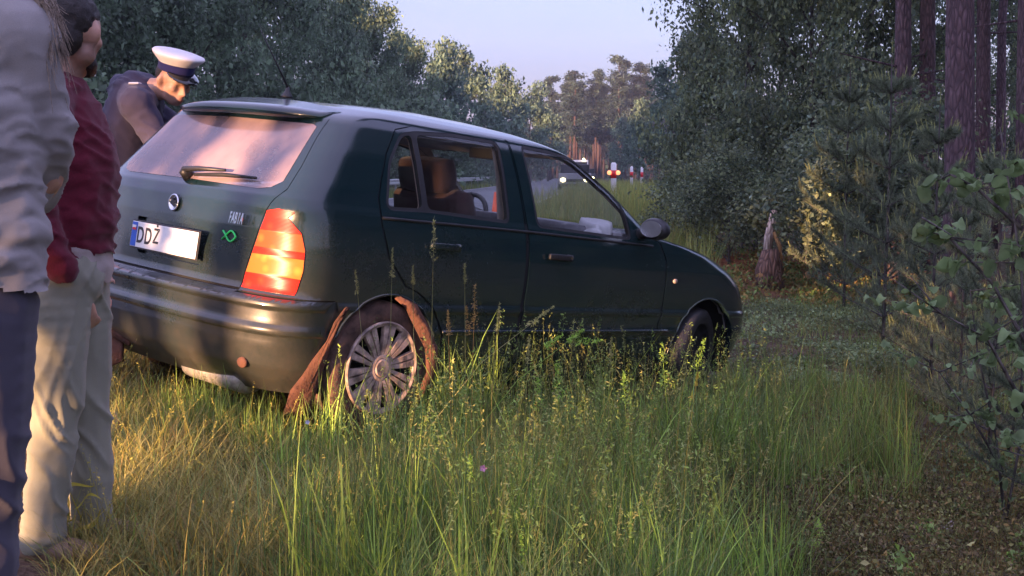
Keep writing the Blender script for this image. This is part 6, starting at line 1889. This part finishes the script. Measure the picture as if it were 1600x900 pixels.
for (hx, hy), (fx, fy), Y, c, L, lb in STALKS:
    e = np.array(at_depth(hx, hy, Y)); a = np.array(at_depth(fx, fy, Y)); 
    a[2] = float(ground(a[0], a[1])) - .01
    col = SCOL[c]; o = empty('grass_stalk', tuple(a)); tag(o, lb, 'grass stalk', 'grass stalks standing out before the car')
    q = e - a; bend = np.array([-q[0] * .18, 0, abs(q[0]) * .10])
    pts = [np.zeros(3), q * .35 + bend, q * .7 + bend * .8, q]
    V, Fc, T = thin_stalk(pts, .0021, col)
    link('stem', np_mesh('stem', V, Fc, tint=T, smooth=True), GRASS, o)
    d = q - pts[2]; d = d / np.linalg.norm(d)
    heads = [(q - d * L * .8, d, L)]
    if c == 2 and hy == 520: heads = [(q - d * .05, d, .07), (pts[2] * .6 + q * .4 + np.array([.01, 0, .05]), np.array([.8, 0, .6]) / 1.0, .08), (q - d * .02 - np.array([0, 0, .02]), np.array([.97, 0, .05]), .10)]
    if c == 1 and L > .15: heads.append((q - d * L * .9 + np.array([-.022, 0, -.005]), np.array([-.05, 0, 1.0]), .11))
    for P0, dd, LL in heads:
        k = int(60 + 300 * LL)
        V, Fc, T = panicle(P0, dd, LL, k, .0115 if c != 2 else .013, np.repeat((col * 1.1)[None], k, 0) * RNG.uniform(.7, 1.3, (k, 1)), {0: .11, 1: .12, 2: .20, 3: .1}[c])
        link('seed_head', np_mesh('seed_head', V, Fc, tint=T), GRASS, o)
# broad single blades that stand out
for pts, w, col, lb in [([(485, 700), (472, 560), (476, 470)], .0045, LIME, 'tall bright blade of grass left of the rear wheel'), ([(470, 690), (436, 600), (415, 528)], .006, LIME, 'broad green blade leaning left before the bumper'),
                        ([(560, 900), (580, 800), (600, 740)], .006, GREEN * 1.5, 'broad blue green blade at the bottom edge'), ([(190, 900), (205, 850), (212, 800)], .006, LIME, 'bright green blade at the bottom left beside the trousers'),
                        ([(320, 620), (322, 590), (345, 568)], .004, LIME * 1.1, 'bent pale green blade before the silencer'), ([(1062, 780), (1058, 690), (1075, 560)], .004, np.array([2.2, 1.7, .7]), 'long yellow blade before the front wheel'), ([(690, 770), (676, 690), (683, 570)], .005, LIME, 'green blade before the torn liner')]:
    Y = on_ground(*pts[0]).y if pts[0][1] < 880 else 3.4
    Q = [at_depth(px, py, Y) for px, py in pts]; Q[0].z = float(ground(Q[0].x, Q[0].y))
    o0 = Q[0]; V = []; n = 9
    for i in range(n):
        t = i / (n - 1); p = Q[0] * (1 - t) ** 2 + (Q[1] * 2 - (Q[0] + Q[2]) * .5) * 2 * t * (1 - t) + Q[2] * t * t
        ww = w * (1 - t ** 2.2) + .0003
        V += [tuple(p - o0 + Vector((-ww, ww * .5, 0))), tuple(p - o0 + Vector((0, -ww * .5, 0))), tuple(p - o0 + Vector((ww, ww * .5, 0)))]
    Fc = []
    for i in range(n - 1):
        for k in range(2): a = i * 3 + k; Fc.append((a, a + 1, a + 4, a + 3))
    o = link('broad_grass', np_mesh('grass_blade', np.array(V), np.array(Fc), smooth=True, tint=np.repeat(col[None], len(V), 0)), GRASS)
    o.location = o0; tag(o, lb, 'grass blade', 'single broad blades of grass')

# small pink flower and a pale blue one
def flower(px, py, Y, col, lb, r=.012):
    p = at_depth(px, py, Y); g = float(ground(p.x, p.y)); o = empty('wild_flower', (p.x, p.y, g)); tag(o, lb, 'flower')
    V, Fc, T = thin_stalk([np.zeros(3), np.array([.01, 0, (p.z - g) * .5]), np.array([0, 0, p.z - g])], .0014, GREEN * 1.2); link('stem', np_mesh('stem', V, Fc, tint=T), GRASS, o)
    bm = bmesh.new()
    for k in range(5):
        a = 2 * PI * k / 5; c, s = math.cos(a), math.sin(a)
        q = [bm.verts.new((r * x_ * c - r * y_ * s, -.004 - .3 * r * x_, p.z - g + r * x_ * s + r * y_ * c)) for x_, y_ in ((0, 0), (.6, -.45), (1.1, 0), (.6, .45))]
        bm.faces.new(q)
    link('petals', bm_mesh('petals', bm), mat_plain('petal', col, .6, var=.1), o)
flower(755, 731, 3.6, (.75, .35, .62), 'small pink flower in the middle of the meadow'); flower(481, 659, 4.2, (.55, .58, .75), 'tiny pale blue flower left of the rear wheel', .009)
# fallen pale leaf
p = on_ground(1470, 836); lf = link('fallen_leaf', leaf_mesh(.06, .035, 9), None); lf.data.materials.clear(); lf.data.materials.append(mat_plain('dead_pale_leaf', (.55, .48, .44), .8, var=.2))
lf.location = p + Vector((0, 0, .03)); lf.rotation_euler = (.25, .2, -1.3); tag(lf, 'pale dead leaf lying on the dark heath lower right', 'leaf')
# yellow withered plant by the trousers
p = on_ground(128, 862); o = empty('withered_plant', p); tag(o, 'yellow withered plant before the khaki trousers', 'plant')
YEL = np.array([2.6, 1.9, .5])
V, Fc, T = thin_stalk([np.zeros(3), np.array([.0, 0, .10]), np.array([-.035, 0, .19])], .003, YEL); link('stem', np_mesh('stem', V, Fc, tint=T), GRASS, o)
for k, (z_, dx, L) in enumerate([(.05, .03, .10), (.10, -.04, .09), (.14, .035, .09), (.19, -.06, .10), (.17, .02, .07)]):
    lm = leaf_mesh(L, .026, 40 + k, False); lm.materials.clear(); lm.materials.append(GRASS); 
    a_ = lm.attributes['tint']; a_.data.foreach_set('color', np.tile(np.r_[YEL * random.uniform(.7, 1), 1], len(lm.vertices)).astype(np.float32))
    l_ = link('leaf', lm, None, o); l_.location = (-.035 * z_ / .19, 0, z_); l_.rotation_euler = (random.uniform(-.3, .9), .2, -math.copysign(1.3, dx) + random.uniform(-.4, .4))

# ================================================================ SMALL THINGS
# cut block of wood left of the bumper
p = on_ground(160, 676)
bm = bmesh.new(); bm_box(bm, (0, 0, .03), (.13, .20, .075)); bevel_all(bm, .006, 1)
for v in bm.verts: v.co += Vector((random.uniform(-.003, .003), 0, random.uniform(-.003, .003)))
o = link('wood_block', bm_mesh('wood_block', bm), mat_bark('sawn_wood', (.26, .17, .10), (.46, .32, .20), 14)); o.location = p; o.rotation_euler = (0, .05, .35)
tag(o, 'sawn block of wood on the ground left of the bumper', 'wood block')

# broken stump on the soil bank
x_ = left_spot(1205, 14.3); p = Vector((x_, 14.3, float(ground(x_, 14.3))))
o = empty('broken_stump', p); tag(o, 'broken birch stump with a splintered pale top before the birches', 'stump')
bm = bmesh.new(); bm_tube(bm, [(0, 0, -.05), (-.02, 0, .25), (.0, 0, .45)], [.20, .15, .12], 10)
for v in bm.verts: v.co += Vector((random.uniform(-.03, .03), random.uniform(-.03, .03), random.uniform(-.04, .06)))
link('stump_base', bm_mesh('stump_base', bm, True), mat_bark('rotten_wood', (.05, .03, .025), (.26, .15, .11), 8), o)
bm = bmesh.new(); bm_tube(bm, [(-.05, 0, .35), (-.03, 0, .62), (.03, 0, .92)], [.05, .06, .045], 8)
for v in bm.verts: v.co.z += random.uniform(0, .06) if v.co.z > .85 else 0
link('splintered_top', bm_mesh('splintered_top', bm, True), mat_bark('pale_split_wood', (.30, .22, .18), (.62, .52, .45), 8), o)
bm = bmesh.new(); bm_tube(bm, [(.02, -.03, .70), (.10, -.05, .52), (.13, -.05, .28)], [.022, .026, .015], 6)
link('hanging_splinter', bm_mesh('hanging_splinter', bm, True), mat_bark('orange_split_wood', (.30, .16, .06), (.55, .32, .14), 9), o)
for k, (px, py, lb) in enumerate([(1263, 392, 'chip of orange wood right of the broken stump'), (1192, 378, 'chip of orange wood at the left foot of the broken stump'), (1295, 432, 'reddish clod of wood at the end of the soil bank')]):
    q = at_depth(px, py, p.y - .1); bm = bmesh.new(); bmesh.ops.create_icosphere(bm, subdivisions=2, radius=.045)
    for v in bm.verts: v.co = Vector((v.co.x * random.uniform(.7, 1.3), v.co.y, v.co.z * random.uniform(.8, 1.6)))
    c = link('wood_chip', bm_mesh('wood_chip', bm), bpy.data.materials['orange_split_wood']); c.location = (q.x, q.y, max(float(ground(q.x, q.y)) + .02, 0)); tag(c, lb, 'wood chip')

# red and white posts beside the road, far lights, fire engine, cars, cone, guard rail
REDP = mat_plain('post_red', (.65, .02, .03), .5, var=.15); WHP = mat_plain('post_white', (.78, .78, .80), .5, var=.1); ORG = mat_plain('cone_orange', (.85, .12, .03), .5, var=.1, emis=None)
def glow(name, col, s):
    m, nt, b = new_mat(name); b.inputs['Emission Color'].default_value = (*col, 1); b.inputs['Emission Strength'].default_value = s; b.inputs['Base Color'].default_value = (*col, 1); return m
GLW = glow('lit_headlamp', (1.0, .85, .45), 1.6); GLO = glow('lit_orange_lamp', (1.0, .30, .12), .30)
for px, top, Y, lb, big in [(958, 254, 40, 'nearest red and white post with two orange lamps, right of the car', True), (986, 260, 56, 'white post with a red band, middle of the three at the road', False), (1002, 261, 60, 'white post with a red band, farthest right at the road', False)]:
    x = left_spot(px, Y); g0 = float(ground(x, Y)); t_ = at_depth(px, top, Y).z; h = max(t_ - g0, .9); w = .075 if big else .055
    o = empty('road_post', (x, Y, g0)); tag(o, lb, 'post', 'red and white posts beside the road')
    bm = bmesh.new(); bm_tube(bm, [(0, 0, 0), (0, 0, h * .97), (0, 0, h)], [w * 1.3, w * 1.3, w * .7], 12); link('post_body', bm_mesh('post_body', bm, True), WHP, o)
    bm = bmesh.new(); bm_tube(bm, [(0, 0, h * .60), (0, 0, h * .80)], w * 1.36, 12); link('red_band', bm_mesh('red_band', bm, True), REDP, o)
    if big:
        for sx_ in (-1, 1):
            bm = bmesh.new(); bmesh.ops.create_uvsphere(bm, u_segments=12, v_segments=8, radius=.08); bmesh.ops.transform(bm, matrix=Matrix.Translation((sx_ * .15, -.03, h * .74)), verts=bm.verts)
            link('warning_lamp', bm_mesh('warning_lamp', bm, True), GLO, o)

def vehicle(name, px, base_y, Y, L, W, H, mat_lo, mat_hi, lb, cat, rz=0.0, lights=True):
    """far oncoming vehicle: body, cab glass, roof, wheels, headlamps"""
    q = at_depth(px, base_y, Y); x = q.x; g0 = float(np.interp(road_u(x, Y), [-6, 0], [.40, .40])) if -6 < road_u(x, Y) < 0 else float(ground(x, Y))
    o = empty(name, (x, Y, g0), rz); tag(o, lb, cat)
    def part(nm, boxes, mt, bev=.03):
        bm = bmesh.new()
        for c, s in boxes: bm_box(bm, c, s)
        bevel_all(bm, bev, 2); link(nm, bm_mesh(nm, bm), mt, o)
    part('body', [((0, L / 2, H * .36), (W, L, H * .48))], mat_lo)
    part('cabin', [((0, L * .52, H * .74), (W * .9, L * .9 if name == 'fire_engine' else L * .5, H * .36))], mat_hi, .06)
    part('windscreen', [((0, L * .52 - (L * .45 if name == 'fire_engine' else L * .25) - .02, H * .72), (W * .78, .03, H * .22))], M['black'], .008)
    part('bumper', [((0, -.05, H * .17), (W * .98, .14, H * .10))], M['black'])
    part('grille', [((0, -.02, H * .34), (W * .5, .05, H * .10))], M['black'], .01)
    for sx_ in (-1, 1):
        for yy in (L * .2, L * .8):
            bm = bmesh.new(); bm_lathe(bm, [(0, -.1), (H * .17, -.1), (H * .2, -.06), (H * .2, .06), (H * .17, .1), (0, .1)], 'x', 16, (sx_ * W * .46, yy, H * .19)); link('wheel', bm_mesh('wheel', bm, True), M['rubber'], o)
        bm = bmesh.new(); bmesh.ops.create_uvsphere(bm, u_segments=12, v_segments=8, radius=.5); bmesh.ops.transform(bm, matrix=Matrix.Translation((sx_ * W * .36, -.01, H * .36)) @ Matrix.Diagonal((W * .16, .12, W * .13, 1)), verts=bm.verts)
        link('headlight', bm_mesh('headlight', bm, True), GLW if lights else M['chrome'], o)
    return o
RED = mat_plain('fire_red', (.62, .02, .03), .35, var=.1, coat=.5)
fe = vehicle('fire_engine', 906, 290, 150, 7.0, 2.4, 2.9, RED, WHP, 'red fire engine with a white roof far down the road', 'fire engine', -.05)
bm = bmesh.new(); bmesh.ops.create_uvsphere(bm, u_segments=12, v_segments=8, radius=.16); bmesh.ops.transform(bm, matrix=Matrix.Translation((.5, .3, 2.75)), verts=bm.verts); link('beacon', bm_mesh('beacon', bm, True), GLW, fe)
vehicle('far_car', 898, 287, 62, 4.2, 1.75, 1.5, mat_plain('silver_car', (.35, .35, .37), .35, var=.1, coat=.6), M['black'], 'oncoming car with lit headlights seen through the front door window', 'car', -.06)
vehicle('far_car', 915, 285, 105, 4.2, 1.75, 1.5, mat_plain('dark_car', (.06, .06, .07), .35, var=.1, coat=.6), M['black'], 'dark car with orange lit lamps far behind the windscreen pillar', 'car', -.06)

# traffic cone on the road edge, seen through the rear door window
q = at_depth(776, 318, 14.0); x = q.x; g0 = float(ground(x, 14.0)); hgt = max(.35, at_depth(776, 300, 14.0).z - g0)
o = empty('traffic_cone', (x, 14.0, g0)); tag(o, 'orange traffic cone seen through the rear door window', 'cone')
bm = bmesh.new(); bm_tube(bm, [(0, 0, .02), (0, 0, hgt)], [.13, .03], 16); link('cone_body', bm_mesh('cone_body', bm, True), ORG, o)
bm = bmesh.new(); bm_tube(bm, [(0, 0, hgt * .45), (0, 0, hgt * .65)], [.094, .073], 16); link('white_band', bm_mesh('white_band', bm, True), WHP, o)
bm = bmesh.new(); bm_box(bm, (0, 0, .012), (.34, .34, .024)); bevel_all(bm, .006, 1); link('cone_base', bm_mesh('cone_base', bm), ORG, o)
# guard rail along the far road side
o = empty('guard_rail', (0, 0, 0)); tag(o, 'grey guard rail along the far side of the road', 'guard rail')
GAL = mat_plain('galvanised_steel', (.42, .43, .45), .45, metal=.6, var=.15)
pts = [(float(road_edge_x(Y)) - 6.9, Y) for Y in np.linspace(28, 90, 32)]
V = []; Fc = []
prof = [(0, .52), (.04, .57), (.0, .62), (.0, .66), (.04, .71), (.0, .76)]
for i, (x, Y) in enumerate(pts): V += [(x + a, Y, float(ground(x, Y)) + b) for a, b in prof]
for i in range(len(pts) - 1):
    for k in range(5): a = i * 6 + k; Fc.append((a, a + 1, a + 7, a + 6))
link('rail', np_mesh('rail', np.array(V), np.array(Fc)), GAL, o)
for x, Y in pts[::2]:
    bm = bmesh.new(); bm_box(bm, (x - .05, Y, float(ground(x, Y)) + .33), (.08, .08, .75)); link('post', bm_mesh('post', bm), GAL, o)

# ---------------------------------------------------------------- evening haze
bm = bmesh.new(); bm_box(bm, (0, 281, 9.25), (644, 722, 21.5))
hz_ = link('haze', bm_mesh('haze', bm)); hz_['kind'] = 'stuff'
hm = bpy.data.materials.new('haze'); hm.use_nodes = True; hn = hm.node_tree
hn.nodes.remove(hn.nodes['Principled BSDF'])
pv = hn.nodes.new('ShaderNodeVolumePrincipled'); pv.inputs['Color'].default_value = (.80, .88, 1.0, 1); pv.inputs['Density'].default_value = HAZE
hn.links.new(pv.outputs[0], hn.nodes['Material Output'].inputs['Volume'])
hz_.data.materials.append(hm)
